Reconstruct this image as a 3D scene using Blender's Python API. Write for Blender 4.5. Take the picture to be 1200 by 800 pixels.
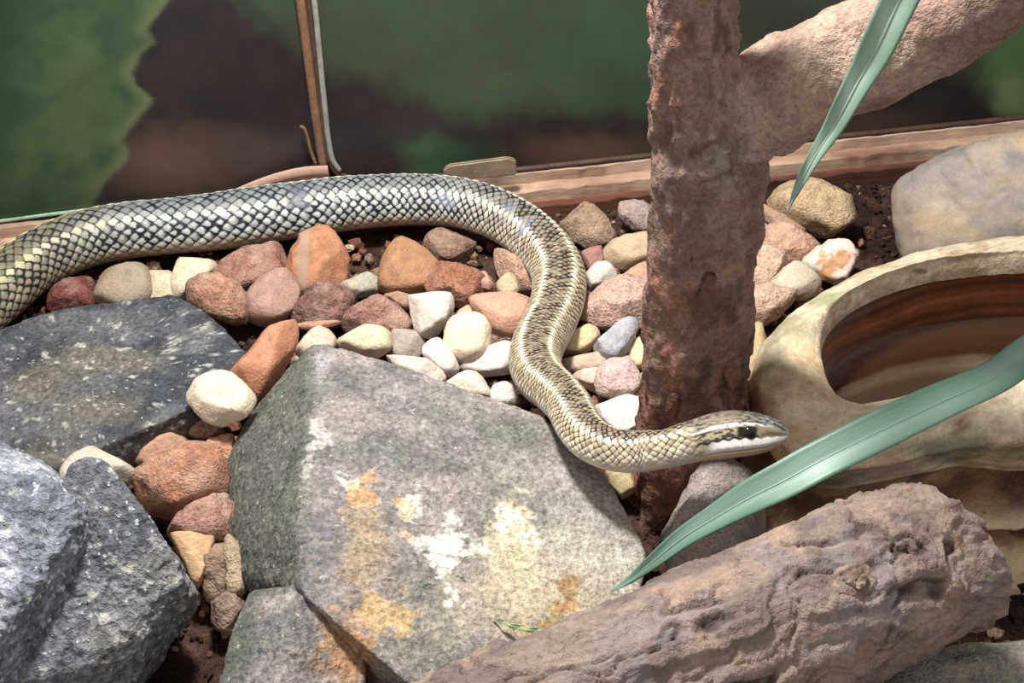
import bpy, bmesh, math, random
import numpy as np
from mathutils import Vector, Matrix

for o in list(bpy.data.objects):
    bpy.data.objects.remove(o)
scene = bpy.context.scene
C = scene.collection
random.seed(4)

# ------------------------------------------------------------------ camera
FPX = 1500.0
PITCH = math.radians(40.0)
TARGET = np.array([0.0, 0.0, 0.03])
DIST = 0.72
FWD = np.array([0.0, math.cos(PITCH), -math.sin(PITCH)])
UPV = np.array([0.0, math.sin(PITCH), math.cos(PITCH)])
RGT = np.array([1.0, 0.0, 0.0])
CAM = TARGET - DIST * FWD
cd = bpy.data.cameras.new('camera')
cam = bpy.data.objects.new('camera', cd)
C.objects.link(cam)
cam.location = Vector(CAM)
cam.rotation_euler = (math.pi / 2 - PITCH, 0, 0)
cd.sensor_width = 36.0
cd.sensor_fit = 'HORIZONTAL'
cd.lens = 36.0 * FPX / 1200.0
cd.clip_start = 0.01
cd.clip_end = 20
scene.camera = cam

# ------------------------------------------------------------------ light
w = bpy.data.worlds.new('world')
scene.world = w
w.use_nodes = True
w.node_tree.nodes['Background'].inputs[0].default_value = (1.0, 0.97, 0.94, 1)
w.node_tree.nodes['Background'].inputs[1].default_value = 0.52


def area_lamp(name, loc, target, size, power, color):
    ld = bpy.data.lights.new(name, 'AREA')
    ld.shape = 'DISK'
    ld.size = size
    ld.energy = power
    ld.color = color
    lo = bpy.data.objects.new(name, ld)
    C.objects.link(lo)
    lo.location = loc
    d = Vector(target) - Vector(loc)
    lo.rotation_euler = d.to_track_quat('-Z', 'Y').to_euler()
    return lo


area_lamp('terrarium_lamp', (-0.08, 0.0, 0.60), (0.04, -0.03, 0.0), 0.085, 5.5, (1.0, 0.97, 0.92))

vs = scene.view_settings
vs.view_transform = 'Standard'
vs.look = 'None'
vs.gamma = 1.0
vs.use_curve_mapping = False
vs.exposure = 0.22


# ------------------------------------------------------------------ geometry helpers
def ray(px, py):
    return FPX * FWD + (px - 600.0) * RGT - (py - 400.0) * UPV


def Z(px, py, z):
    """point of the plane at height z seen at this place of the photograph"""
    d = ray(px, py)
    return CAM + d * ((z - CAM[2]) / d[2])


def YP(px, py, y):
    """point of the upright plane at depth y"""
    d = ray(px, py)
    return CAM + d * ((y - CAM[1]) / d[1])


def PL(px, py, p0, n):
    d = ray(px, py)
    return CAM + d * (np.dot(p0 - CAM, n) / np.dot(d, n))


def depth(P):
    return float(np.dot(P - CAM, FWD))


def project(P):
    P = np.asarray(P)
    r = P - CAM
    dz = r @ FWD
    return 600 + FPX * (r @ RGT) / dz, 400 - FPX * (r @ UPV) / dz


def unit(v):
    v = np.asarray(v, float)
    return v / np.linalg.norm(v)


def lin(c):
    c = np.asarray(c, float) / 255.0
    return np.where(c <= 0.04045, c / 12.92, ((c + 0.055) / 1.055) ** 2.4)


def sstep(a, b, x):
    t = np.clip((x - a) / (b - a), 0, 1)
    return t * t * (3 - 2 * t)


def mix(a, b, t):
    t = np.asarray(t)[..., None] if np.ndim(t) else t
    return a * (1 - t) + b * t


def h3(i, j, k):
    n = (i.astype(np.int64) * 374761393 + j.astype(np.int64) * 668265263 + k.astype(np.int64) * 2147483647) & 0xffffffff
    n = ((n ^ (n >> 13)) * 1274126177) & 0xffffffff
    n = ((n ^ (n >> 16)) * 2246822519) & 0xffffffff
    return ((n ^ (n >> 15)) & 0xffffff) / float(0xffffff)


def vnoise(P):
    f = np.floor(P)
    q = P - f
    q = q * q * q * (q * (q * 6 - 15) + 10)
    f = f.astype(np.int64)
    r = 0
    for a in (0, 1):
        wa = q[:, 0] if a else 1 - q[:, 0]
        for b in (0, 1):
            wb = q[:, 1] if b else 1 - q[:, 1]
            for c in (0, 1):
                wc = q[:, 2] if c else 1 - q[:, 2]
                r = r + wa * wb * wc * h3(f[:, 0] + a, f[:, 1] + b, f[:, 2] + c)
    return r


def fbm(P, freq, octs=4, seed=0.0, gain=0.5):
    P = np.asarray(P, float) * freq + np.array([seed * 17.3, seed * 5.7 + 3.1, seed * 9.1 + 11.0])
    s = 0
    a = 1.0
    t = 0
    for o in range(octs):
        s = s + a * vnoise(P)
        t += a
        a *= gain
        P = P * 2.03 + 7.7
    return s / t


def mesh_np(name, V, F, smooth=True, col=None):
    V = np.asarray(V, dtype=np.float32)
    F = np.asarray(F, dtype=np.int32)
    me = bpy.data.meshes.new(name)
    k = F.shape[1]
    me.vertices.add(len(V))
    me.vertices.foreach_set('co', V.ravel())
    me.loops.add(F.size)
    me.loops.foreach_set('vertex_index', F.ravel())
    me.polygons.add(len(F))
    me.polygons.foreach_set('loop_start', np.arange(0, F.size, k, dtype=np.int32))
    me.polygons.foreach_set('loop_total', np.full(len(F), k, dtype=np.int32))
    me.polygons.foreach_set('use_smooth', np.full(len(F), smooth))
    me.update(calc_edges=True)
    me.validate()
    if col is not None:
        set_col(me, col)
    return me


def set_col(me, col):
    a = me.color_attributes.new('Col', 'FLOAT_COLOR', 'POINT')
    c4 = np.ones((len(me.vertices), 4), dtype=np.float32)
    c4[:, :3] = col
    a.data.foreach_set('color', c4.ravel())


def grid_faces(n, m, closed=True):
    """n rings of m vertices"""
    i = np.arange(n - 1)[:, None]
    mm = m if closed else m - 1
    j = np.arange(mm)[None, :]
    j2 = (j + 1) % m
    a = i * m + j
    b = i * m + j2
    c = (i + 1) * m + j2
    d = (i + 1) * m + j
    return np.stack([a, b, c, d], -1).reshape(-1, 4)


def link(name, me, mat=None, parent=None, loc=None):
    o = bpy.data.objects.new(name, me)
    C.objects.link(o)
    if mat is not None and me is not None:
        if not me.materials:
            me.materials.append(mat)
    if loc is not None:
        o.location = Vector(loc)
    if parent is not None:
        o.parent = parent
    return o


def tag(o, label=None, cat=None, group=None, kind=None):
    if label: o['label'] = label
    if cat: o['category'] = cat
    if group: o['group'] = group
    if kind: o['kind'] = kind
    return o


def empty(name, loc):
    return link(name, None, None, None, loc)


def catmull(P, n):
    """smooth curve through P (k,d), n samples, by chord length"""
    P = np.asarray(P, float)
    d = np.linalg.norm(np.diff(P[:, :3], axis=0), axis=1) ** 0.5
    t = np.concatenate([[0], np.cumsum(d)])
    # finite-difference tangents, cubic Hermite
    m = np.zeros_like(P)
    for i in range(len(P)):
        if i == 0: m[i] = (P[1] - P[0]) / (t[1] - t[0])
        elif i == len(P) - 1: m[i] = (P[-1] - P[-2]) / (t[-1] - t[-2])
        else:
            a = (P[i] - P[i - 1]) / (t[i] - t[i - 1])
            b = (P[i + 1] - P[i]) / (t[i + 1] - t[i])
            h0, h1 = t[i] - t[i - 1], t[i + 1] - t[i]
            m[i] = (a * h1 + b * h0) / (h0 + h1)
    s = np.linspace(0, t[-1], n)
    k = np.clip(np.searchsorted(t, s, side='right') - 1, 0, len(P) - 2)
    h = (t[k + 1] - t[k])
    x = ((s - t[k]) / h)[:, None]
    h = h[:, None]
    return (P[k] * (2 * x ** 3 - 3 * x ** 2 + 1) + m[k] * h * (x ** 3 - 2 * x ** 2 + x)
            + P[k + 1] * (-2 * x ** 3 + 3 * x ** 2) + m[k + 1] * h * (x ** 3 - x ** 2))


def frames(path, up=(0, 0, 1)):
    T = np.gradient(path, axis=0)
    T /= np.linalg.norm(T, axis=1)[:, None]
    S = np.cross(T, np.asarray(up, float))
    S /= np.linalg.norm(S, axis=1)[:, None]
    U = np.cross(S, T)
    return T, S, U


# ------------------------------------------------------------------ materials
def new_mat(name):
    m = bpy.data.materials.new(name)
    m.use_nodes = True
    nt = m.node_tree
    b = nt.nodes['Principled BSDF']
    return m, nt, b


def N(nt, t, **kw):
    n = nt.nodes.new(t)
    for k, v in kw.items():
        setattr(n, k, v)
    return n


def textured(name, source, rough=0.8, spec=0.3, fine=900.0, fine_amt=0.35, bump=0.4, bump_dist=0.0008,
             speck=None, speck_scale=500.0, speck_lo=0.66, coarse=80.0, coarse_amt=0.3, stretch=None, dust=None, dust_k=0.4):
    """colour from 'Col' attribute, object colour or a fixed colour, with grain, flecks and fine relief"""
    m, nt, b = new_mat(name)
    L = nt.links.new
    tc = N(nt, 'ShaderNodeTexCoord')
    mp = N(nt, 'ShaderNodeMapping')
    oi = N(nt, 'ShaderNodeObjectInfo')
    if stretch: mp.inputs['Scale'].default_value = stretch
    L(tc.outputs['Object'], mp.inputs['Vector'])
    mul = N(nt, 'ShaderNodeVectorMath', operation='MULTIPLY_ADD')
    L(oi.outputs['Random'], mul.inputs[0])
    mul.inputs[1].default_value = (3.1, 2.3, 1.7)
    L(mp.outputs['Vector'], mul.inputs[2])
    if source == 'attr':
        c = N(nt, 'ShaderNodeAttribute', attribute_name='Col').outputs['Color']
    elif source == 'object':
        c = oi.outputs['Color']
    else:
        r = N(nt, 'ShaderNodeRGB')
        r.outputs[0].default_value = (*lin(source), 1)
        c = r.outputs[0]

    def noise(scale, det, rgh=0.6):
        n = N(nt, 'ShaderNodeTexNoise')
        n.inputs['Scale'].default_value = scale
        n.inputs['Detail'].default_value = det
        n.inputs['Roughness'].default_value = rgh
        L(mul.outputs[0], n.inputs['Vector'])
        return n

    n1 = noise(coarse, 4)
    n2 = noise(fine, 3, 0.7)
    for n, amt in ((n1, coarse_amt), (n2, fine_amt)):
        mr = N(nt, 'ShaderNodeMapRange')
        mr.inputs['From Min'].default_value = 0.3
        mr.inputs['From Max'].default_value = 0.7
        mr.inputs['To Min'].default_value = 1 - amt
        mr.inputs['To Max'].default_value = 1 + amt
        L(n.outputs['Fac'], mr.inputs['Value'])
        vm = N(nt, 'ShaderNodeVectorMath', operation='SCALE')
        L(c, vm.inputs[0])
        L(mr.outputs[0], vm.inputs['Scale'])
        c = vm.outputs[0]
    if dust is not None:
        n4 = noise(65.0, 4, 0.65)
        mr = N(nt, 'ShaderNodeMapRange')
        mr.inputs['From Min'].default_value = 0.45
        mr.inputs['From Max'].default_value = 0.72
        mr.inputs['To Max'].default_value = dust_k
        L(n4.outputs['Fac'], mr.inputs['Value'])
        mx = N(nt, 'ShaderNodeMix', data_type='RGBA')
        L(mr.outputs[0], mx.inputs['Factor'])
        L(c, mx.inputs['A'])
        mx.inputs['B'].default_value = (*lin(dust), 1)
        c = mx.outputs['Result']
    if speck is not None:
        n3 = noise(speck_scale, 2)
        mr = N(nt, 'ShaderNodeMapRange')
        mr.inputs['From Min'].default_value = speck_lo
        mr.inputs['From Max'].default_value = speck_lo + 0.05
        mr.inputs['To Max'].default_value = 0.8
        L(n3.outputs['Fac'], mr.inputs['Value'])
        mx = N(nt, 'ShaderNodeMix', data_type='RGBA')
        L(mr.outputs[0], mx.inputs['Factor'])
        L(c, mx.inputs['A'])
        mx.inputs['B'].default_value = (*lin(speck), 1)
        c = mx.outputs['Result']
    L(c, b.inputs['Base Color'])
    b.inputs['Roughness'].default_value = rough
    b.inputs['Specular IOR Level'].default_value = spec
    add = N(nt, 'ShaderNodeMath', operation='MULTIPLY_ADD')
    L(n1.outputs['Fac'], add.inputs[0])
    add.inputs[1].default_value = 1.5
    L(n2.outputs['Fac'], add.inputs[2])
    bp = N(nt, 'ShaderNodeBump')
    bp.inputs['Strength'].default_value = bump
    bp.inputs['Distance'].default_value = bump_dist
    L(add.outputs[0], bp.inputs['Height'])
    L(bp.outputs['Normal'], b.inputs['Normal'])
    return m


M_pebble = textured('pebble_stone', 'object', rough=0.62, spec=0.35, fine=600, fine_amt=0.18, bump=0.6, coarse=130, coarse_amt=0.22, bump_dist=0.0012, dust=(164, 128, 104), dust_k=0.42)
M_rubble = textured('rough_sandstone', 'object', rough=0.85, spec=0.25, fine=600, fine_amt=0.3, bump=0.9, coarse=150, coarse_amt=0.28, bump_dist=0.0016, dust=(212, 186, 164), dust_k=0.5)
M_slate = textured('grey_slate', 'attr', rough=0.78, spec=0.25, fine=420, fine_amt=0.5, bump=0.9, coarse=90, coarse_amt=0.22, speck=(176, 174, 168), speck_scale=330, speck_lo=0.66, bump_dist=0.0016)
M_granite = textured('pale_granite', 'attr', rough=0.7, spec=0.3, fine=330, fine_amt=0.5, bump=1.0, coarse=150, coarse_amt=0.35, speck=(205, 206, 214), speck_scale=300, speck_lo=0.64, bump_dist=0.002)
M_boulder = textured('smooth_boulder_stone', 'attr', rough=0.6, spec=0.3, fine=500, fine_amt=0.12, bump=0.25, coarse=70, coarse_amt=0.12)
M_soil = textured('dark_soil', 'attr', rough=0.95, spec=0.15, fine=700, fine_amt=0.5, bump=1.0, coarse=200, coarse_amt=0.4, bump_dist=0.002)
M_bark = textured('tree_bark', 'attr', rough=0.72, spec=0.3, fine=420, fine_amt=0.32, bump=0.95, coarse=130, coarse_amt=0.22, bump_dist=0.0016)
M_logbark = textured('log_bark', 'attr', rough=0.8, spec=0.25, fine=420, fine_amt=0.2, bump=0.8, coarse=100, coarse_amt=0.18, bump_dist=0.0018)
M_scales = textured('snake_scales', 'attr', rough=0.55, spec=0.3, fine=1500, fine_amt=0.06, bump=0.1, coarse=300, coarse_amt=0.06)
M_dish = textured('cream_resin_rock', 'attr', rough=0.55, spec=0.3, fine=420, fine_amt=0.16, bump=0.7, coarse=110, coarse_amt=0.18, speck=(110, 75, 45), speck_scale=240, speck_lo=0.71, bump_dist=0.0012)
M_basin = textured('brown_glazed_basin', 'attr', rough=0.35, spec=0.4, fine=300, fine_amt=0.15, bump=0.3, coarse=60, coarse_amt=0.25)
M_rail = textured('raw_wood_rail', 'attr', rough=0.75, spec=0.25, fine=260, fine_amt=0.2, bump=0.5, coarse=60, coarse_amt=0.2, stretch=(0.15, 1, 1))
M_gasket = textured('dark_brown_strip', (78, 58, 47), rough=0.5, spec=0.35, fine=400, fine_amt=0.2, bump=0.3)
M_strip = textured('tan_wood_strip', (128, 96, 74), rough=0.6, spec=0.3, fine=400, fine_amt=0.2, bump=0.3)
M_silver = textured('grey_metal_bead', (150, 150, 148), rough=0.35, spec=0.5, fine=400, fine_amt=0.1, bump=0.1)
M_clip = textured('beige_metal', (138, 124, 102), rough=0.5, spec=0.4, fine=300, fine_amt=0.1, bump=0.15)
M_mural = textured('printed_foliage_panel', 'attr', rough=0.32, spec=0.35, fine=900, fine_amt=0.05, bump=0.03, coarse=60, coarse_amt=0.08)


def leaf_mat():
    m, nt, b = new_mat('blue_green_leaf')
    L = nt.links.new
    tc = N(nt, 'ShaderNodeAttribute', attribute_name='Col')
    at = N(nt, 'ShaderNodeTexCoord')
    mp = N(nt, 'ShaderNodeMapping')
    mp.inputs['Scale'].default_value = (1.5, 70, 1)
    L(at.outputs['UV'], mp.inputs['Vector'])
    n = N(nt, 'ShaderNodeTexNoise')
    n.inputs['Scale'].default_value = 1.0
    n.inputs['Detail'].default_value = 3
    L(mp.outputs[0], n.inputs['Vector'])
    mr = N(nt, 'ShaderNodeMapRange')
    mr.inputs['From Min'].default_value = 0.3
    mr.inputs['From Max'].default_value = 0.7
    mr.inputs['To Min'].default_value = 0.82
    mr.inputs['To Max'].default_value = 1.18
    L(n.outputs['Fac'], mr.inputs['Value'])
    vm = N(nt, 'ShaderNodeVectorMath', operation='SCALE')
    L(tc.outputs['Color'], vm.inputs[0])
    L(mr.outputs[0], vm.inputs['Scale'])
    L(vm.outputs[0], b.inputs['Base Color'])
    b.inputs['Roughness'].default_value = 0.38
    b.inputs['Specular IOR Level'].default_value = 0.45
    bp = N(nt, 'ShaderNodeBump')
    bp.inputs['Strength'].default_value = 0.25
    bp.inputs['Distance'].default_value = 0.0004
    L(n.outputs['Fac'], bp.inputs['Height'])
    L(bp.outputs['Normal'], b.inputs['Normal'])
    return m


M_leaf = leaf_mat()


def water_mat():
    m, nt, b = new_mat('brown_water')
    b.inputs['Base Color'].default_value = (*lin((62, 38, 25)), 1)
    b.inputs['Roughness'].default_value = 0.1
    b.inputs['Specular IOR Level'].default_value = 0.3
    b.inputs['IOR'].default_value = 1.33
    b.inputs['Transmission Weight'].default_value = 0.35
    n = N(nt, 'ShaderNodeTexNoise')
    tc = N(nt, 'ShaderNodeTexCoord')
    nt.links.new(tc.outputs['Object'], n.inputs['Vector'])
    n.inputs['Scale'].default_value = 45
    bp = N(nt, 'ShaderNodeBump')
    bp.inputs['Strength'].default_value = 0.12
    bp.inputs['Distance'].default_value = 0.002
    nt.links.new(n.outputs['Fac'], bp.inputs['Height'])
    nt.links.new(bp.outputs['Normal'], b.inputs['Normal'])
    return m


M_water = water_mat()
m_eye, _nt, _b = new_mat('glossy_black_eye')
_b.inputs['Base Color'].default_value = (0.006, 0.005, 0.005, 1)
_b.inputs['Roughness'].default_value = 0.12
m_iris, _nt, _b = new_mat('amber_iris')
_b.inputs['Base Color'].default_value = (*lin((62, 48, 34)), 1)
_b.inputs['Roughness'].default_value = 0.2

# ------------------------------------------------------------------ structure: floor
gx = np.linspace(-0.75, 0.85, 261)
gy = np.linspace(-0.50, 0.48, 171)
X, Y = np.meshgrid(gx, gy)
P = np.stack([X.ravel(), Y.ravel(), np.zeros(X.size)], 1)
fz = (fbm(P, 28, 4, 1) - 0.5) * 0.014 + (fbm(P, 160, 3, 2) - 0.5) * 0.006 - 0.001
fz -= sstep(0.10, 0.20, P[:, 1]) * 0.007
P[:, 2] = fz
fc = mix(lin((52, 38, 36)), lin((84, 62, 52)), sstep(0.35, 0.7, fbm(P, 60, 3, 3)))
fl = link('floor', mesh_np('floor', P, grid_faces(len(gy), len(gx), False), True, fc), M_soil)
tag(fl, 'dark brown crumbly soil under the stones', None, None, 'structure')

# ------------------------------------------------------------------ structure: printed back wall
ZR = 0.016
WL, WR = Z(0, 262, ZR), Z(1200, 137, ZR)
WU = unit(WR - WL)
WN = unit(np.cross(WU, (0, 0, 1)))
if WN[1] > 0: WN = -WN


def W(u, out, z):
    """u metres along the wall from the photograph's left edge, out metres in front of it"""
    q = WL + WU * u + WN * out
    return np.array([q[0], q[1], z])


def wall_u(px, py):
    p = PL(px, py, WL, WN)
    return float(np.dot(p - WL, WU)), float(p[2])


def mural(px, py):
    cxy = np.stack([px, py, np.zeros_like(px)], 1)
    nz = fbm(cxy, 0.018, 3, 5)
    nz2 = fbm(cxy, 0.05, 3, 6)
    dark = lin((50, 41, 47))
    col = np.tile(dark, (len(px), 1))
    col = mix(col, lin((62, 50, 54)), sstep(0.4, 0.75, nz))

    def blob(x, y, rx, ry, c, soft=0.6, k=1.0):
        nonlocal col
        d = np.sqrt(((px - x) / rx) ** 2 + ((py - y) / ry) ** 2) + (nz2 - 0.5) * 0.5
        col = mix(col, lin(c), k * (1 - sstep(1 - soft, 1 + soft * 0.6, d)))

    # right-hand panel: green haze above a dark bank
    bank = np.interp(px, [-400, 200, 290, 330, 385, 440, 500, 560, 640, 700, 770, 850, 900, 1000, 1120, 1200, 1700],
                     [-60, -60, 10, 40, 92, 96, 118, 138, 122, 136, 134, 100, 70, 60, 90, 130, 140])
    g = mix(lin((66, 84, 58)), lin((54, 92, 54)), sstep(0.35, 0.65, nz))
    g = mix(g, lin((72, 76, 68)), sstep(0.45, 0.75, nz2) * 0.5)
    col = np.where((px > 250)[:, None], mix(col, g, 1 - sstep(-22, 22, py - bank + (nz2 - 0.5) * 30)), col)
    blob(715, 45, 80, 70, (56, 102, 56), 0.9, 0.8)
    blob(600, 105, 110, 28, (70, 98, 54), 0.8, 0.8)
    blob(505, 186, 40, 28, (66, 118, 62), 0.7, 0.95)
    blob(545, 182, 50, 22, (52, 84, 58), 0.7, 0.7)
    blob(690, 178, 90, 22, (112, 82, 58), 0.8, 0.9)
    blob(440, 190, 60, 14, (66, 48, 48), 0.8, 0.8)
    blob(1000, 150, 90, 24, (104, 76, 62), 0.8, 0.8)
    blob(900, 20, 60, 40, (60, 62, 50), 0.8, 0.8)
    blob(1195, 60, 40, 90, (92, 138, 66), 0.5, 0.9)
    blob(1190, 110, 26, 26, (140, 160, 70), 0.7, 0.8)
    blob(1300, 60, 120, 140, (80, 124, 62), 0.6, 0.9)
    # left-hand panel: brown litter and one big toothed leaf
    blob(205, 190, 90, 42, (118, 84, 56), 0.8, 0.95)
    blob(285, 182, 70, 32, (92, 68, 60), 0.8, 0.8)
    edge = np.interp(py, [-400, -120, -60, 0, 18, 34, 50, 62, 85, 100, 115, 121, 135, 150, 165, 178, 188, 200, 215, 230, 262, 400],
                     [330, 250, 225, 197, 184, 174, 182, 166, 156, 162, 178, 177, 166, 153, 143, 150, 148, 136, 122, 112, 96, 40])
    d = edge - px + (nz2 - 0.5) * 8
    leafc = mix(lin((52, 96, 52)), lin((84, 116, 62)), sstep(0.35, 0.7, nz))
    leafc = mix(leafc, lin((40, 84, 48)), sstep(110, 190, d + (nz - 0.5) * 90))
    leafc = mix(leafc, lin((112, 132, 62)), 1 - sstep(0, 26, d))
    leafc = mix(leafc, lin((60, 66, 52)), sstep(190, 260, py) * 0.5)
    vein = np.abs(((px * 0.55 + py * 0.9) % 92) - 46)
    leafc = mix(leafc, lin((46, 86, 48)), (1 - sstep(0, 14, vein)) * 0.35)
    col = np.where((px < 330)[:, None], mix(col, leafc, sstep(-5, 5, d)), col)
    lum = col @ np.array([0.3, 0.59, 0.11])
    return (col * 0.66 + lum[:, None] * 0.34) * 0.68 + 0.004


def wall_panel(name, u0, u1, z0, z1, nu, nv, out, label):
    uu, zz = np.meshgrid(np.linspace(u0, u1, nu), np.linspace(z0, z1, nv))
    V = WL + WU * uu.ravel()[:, None] + WN * out
    V[:, 2] = zz.ravel()
    px, py = project(V)
    col = mural(px, py)
    back = V - WN * 0.006
    n = len(V)
    F = grid_faces(nv, nu, False)
    VV = np.vstack([V, back])
    FF = [F[:, ::-1], F + n]
    ring = np.concatenate([np.arange(nu), np.arange(1, nv) * nu + nu - 1, (nv - 1) * nu + np.arange(nu - 2, -1, -1), np.arange(nv - 2, 0, -1) * nu])
    r2 = np.roll(ring, -1)
    FF.append(np.stack([ring, r2, r2 + n, ring + n], 1))
    o = link(name, mesh_np(name, VV, np.vstack(FF), True, np.vstack([col, col])), M_mural)
    tag(o, label, None, None, 'structure')
    return o


u_div, _ = wall_u(368, 100)
wl = wall_panel('wall_back', -0.30, u_div, -0.03, 0.42, 330, 240, 0.0, 'back panel printed with a big toothed green leaf')
wr = wall_panel('wall_back', u_div, 1.05, -0.03, 0.42, 420, 240, 0.0, 'back panel printed with blurred green foliage')


def sweep(name, path, prof, mat, col=None, parent=None, up=(0, 0, 1), rough=0.0, seed=1, side=None):
    """sweep closed profile (k,2) along path; profile axes = (side, up); capped"""
    path = np.asarray(path, float)
    T = np.gradient(path, axis=0)
    T /= np.linalg.norm(T, axis=1)[:, None]
    if side is None:
        S = np.cross(T, np.asarray(up, float))
    else:
        S = np.tile(np.asarray(side, float), (len(path), 1))
        S = S - T * (S * T).sum(1)[:, None]
    S /= np.linalg.norm(S, axis=1)[:, None]
    U = np.cross(S, T)
    prof = np.asarray(prof, float)
    k = len(prof)
    V = path[:, None] + S[:, None] * prof[None, :, 0:1] + U[:, None] * prof[None, :, 1:2]
    V = V.reshape(-1, 3)
    if rough:
        V = V + (fbm(V, 90, 3, seed)[:, None] - 0.5) * rough * 2 + (fbm(V, 400, 2, seed + 1)[:, None] - 0.5) * rough
    F = grid_faces(len(path), k)
    n0 = len(V)
    V = np.vstack([V, path[0], path[-1]])
    j = np.arange(k)
    j2 = (j + 1) % k
    b = (len(path) - 1) * k
    caps = np.vstack([np.stack([j2, j, np.full(k, n0), np.full(k, n0)], 1), np.stack([b + j, b + j2, np.full(k, n0 + 1), np.full(k, n0 + 1)], 1)])
    me = bpy.data.meshes.new(name)
    faces = [tuple(f) for f in F] + [tuple(f[:3]) for f in caps]
    me.from_pydata([tuple(v) for v in V], [], faces)
    me.polygons.foreach_set('use_smooth', np.full(len(faces), True))
    if col is not None:
        set_col(me, col(V) if callable(col) else np.tile(lin(col), (len(V), 1)))
    bm = bmesh.new(); bm.from_mesh(me); bmesh.ops.recalc_face_normals(bm, faces=bm.faces); bm.to_mesh(me); bm.free()
    return link(name, me, mat, parent)


def rect_prof(w0, w1, h0, h1, n=6, r=0.0012):
    pts = []
    for (cx, cy, a0) in ((w1 - r, h1 - r, 0), (w0 + r, h1 - r, 90), (w0 + r, h0 + r, 180), (w1 - r, h0 + r, 270)):
        for q in range(n):
            a = math.radians(a0 + 90 * q / (n - 1))
            pts.append((cx + r * math.cos(a), cy + r * math.sin(a)))
    return pts


def rail_col(base, dark):
    def f(V):
        u = (V - WL) @ WU
        q = np.stack([u * 6, (V - WL) @ WN * 130, V[:, 2] * 130], 1)
        return mix(lin(base), lin(dark), sstep(0.45, 0.75, fbm(q, 1.6, 4, 4)))
    return f


us = np.linspace(-0.30, 1.05, 260)
for nm, out0, out1, z0, z1, base, dk, lab in (
        ('trim_1', 0.001, 0.016, -0.03, ZR - 0.008, (190, 160, 138), (138, 102, 84), 'wooden rail along the foot of the back panels'),
        ('trim_2', 0.0005, 0.006, -0.02, ZR + 0.0005, (192, 164, 144), (124, 94, 78), 'thin wooden lip between rail and back panels')):
    path = np.array([W(u, 0, 0) for u in us])
    o = sweep(nm, path, rect_prof(out0, out1, z0, z1), M_rail, rail_col(base, dk), None, rough=0.0011, side=WN)
    tag(o, lab, None, None, 'structure')
# dark red-brown lower board seen under the pale ledge
o = sweep('trim_3', np.array([W(u, 0, 0) for u in us]), rect_prof(0.012, 0.0215, -0.03, ZR - 0.0175), M_rail, rail_col((122, 76, 56), (84, 54, 44)), None, rough=0.0014, seed=7, side=WN)
tag(o, 'reddish brown lower board of the rail against the soil', None, None, 'structure')


def wall_pts(pts, out):
    r = []
    for (px, py) in pts:
        r.append(PL(px, py, WL + WN * out, WN))
    return np.array(r)


def circ(rx, ry, n=10):
    return [(rx * math.cos(2 * math.pi * k / n), ry * math.sin(2 * math.pi * k / n)) for k in range(n)]


# divider between the two panels: tan strip, dark gasket that turns the corner, grey bead
p = catmull(wall_pts([(330, -120), (352, 0), (360, 60), (368, 120), (374, 165), (380, 200), (384, 222)], 0.003), 60)
tag(sweep('trim_4', p, circ(0.0031, 0.003), M_strip, None, None, up=WN), 'tan upright wooden strip between the back panels', None, None, 'structure')
p = catmull(wall_pts([(341, -120), (361, 0), (368, 60), (375, 120), (380, 165), (386, 190), (394, 202), (408, 208), (440, 209), (520, 206), (600, 199), (770, 181), (1000, 158), (1200, 137), (1400, 116)], 0.003), 220)
tag(sweep('trim_5', p, circ(0.0019, 0.0024), M_gasket, None, None, up=WN), 'dark gasket edging the foliage panel', None, None, 'structure')
p = catmull(wall_pts([(348, -120), (368, 0), (374, 60), (380, 120), (385, 165), (390, 188), (398, 200)], 0.004), 60)
tag(sweep('trim_6', p, circ(0.0019, 0.002), M_silver, None, None, up=WN), 'pale grey bead beside the upright strip', None, None, 'structure')

# curled veneer at the divider's foot
top = catmull(wall_pts([(276, 222), (300, 212), (330, 202), (360, 196), (384, 195)], 0.009), 24)
V = []
for k, q in enumerate(top):
    V += [q, q + WN * 0.003 - np.array([0, 0, 0.004]), q + WN * 0.004 - np.array([0, 0, 0.024]), q - WN * 0.006 - np.array([0, 0, 0.024]), q - WN * 0.0012]
vf = [tuple(f) for f in grid_faces(24, 5)] + [(4, 3, 2, 1, 0), tuple(range(23 * 5, 24 * 5))]
me = bpy.data.meshes.new('trim_7'); me.from_pydata([tuple(v) for v in V], [], vf)
set_col(me, np.tile(np.array([lin((176, 146, 130)), lin((104, 74, 60)), lin((92, 64, 54)), lin((92, 64, 54)), lin((176, 146, 130))]), (24, 1)))
tag(link('trim_7', me, M_rail), 'curled strip of veneer at the foot of the divider', None, None, 'structure')
# little hook-like splinter left of the divider
p = catmull(wall_pts([(352, 148), (356, 150), (360, 160), (364, 176), (370, 192)], 0.006), 16)
tag(sweep('trim_8', p, circ(0.0011, 0.0014, 8), M_strip, None, None, up=WN), 'hooked splinter curling off the upright strip', None, None, 'structure')

p = catmull(wall_pts([(-300, 289), (-100, 270), (0, 259), (60, 251), (120, 244), (200, 236), (340, 221)], 0.002), 60)
M_bead = textured('pale_green_bead', (150, 172, 150), rough=0.4, spec=0.4, fine=300, fine_amt=0.1, bump=0.1)
tag(sweep('trim_9', p, circ(0.0012, 0.0013, 8), M_bead, None, None, up=WN), 'pale green bead along the foot of the leaf panel', None, None, 'structure')

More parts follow.
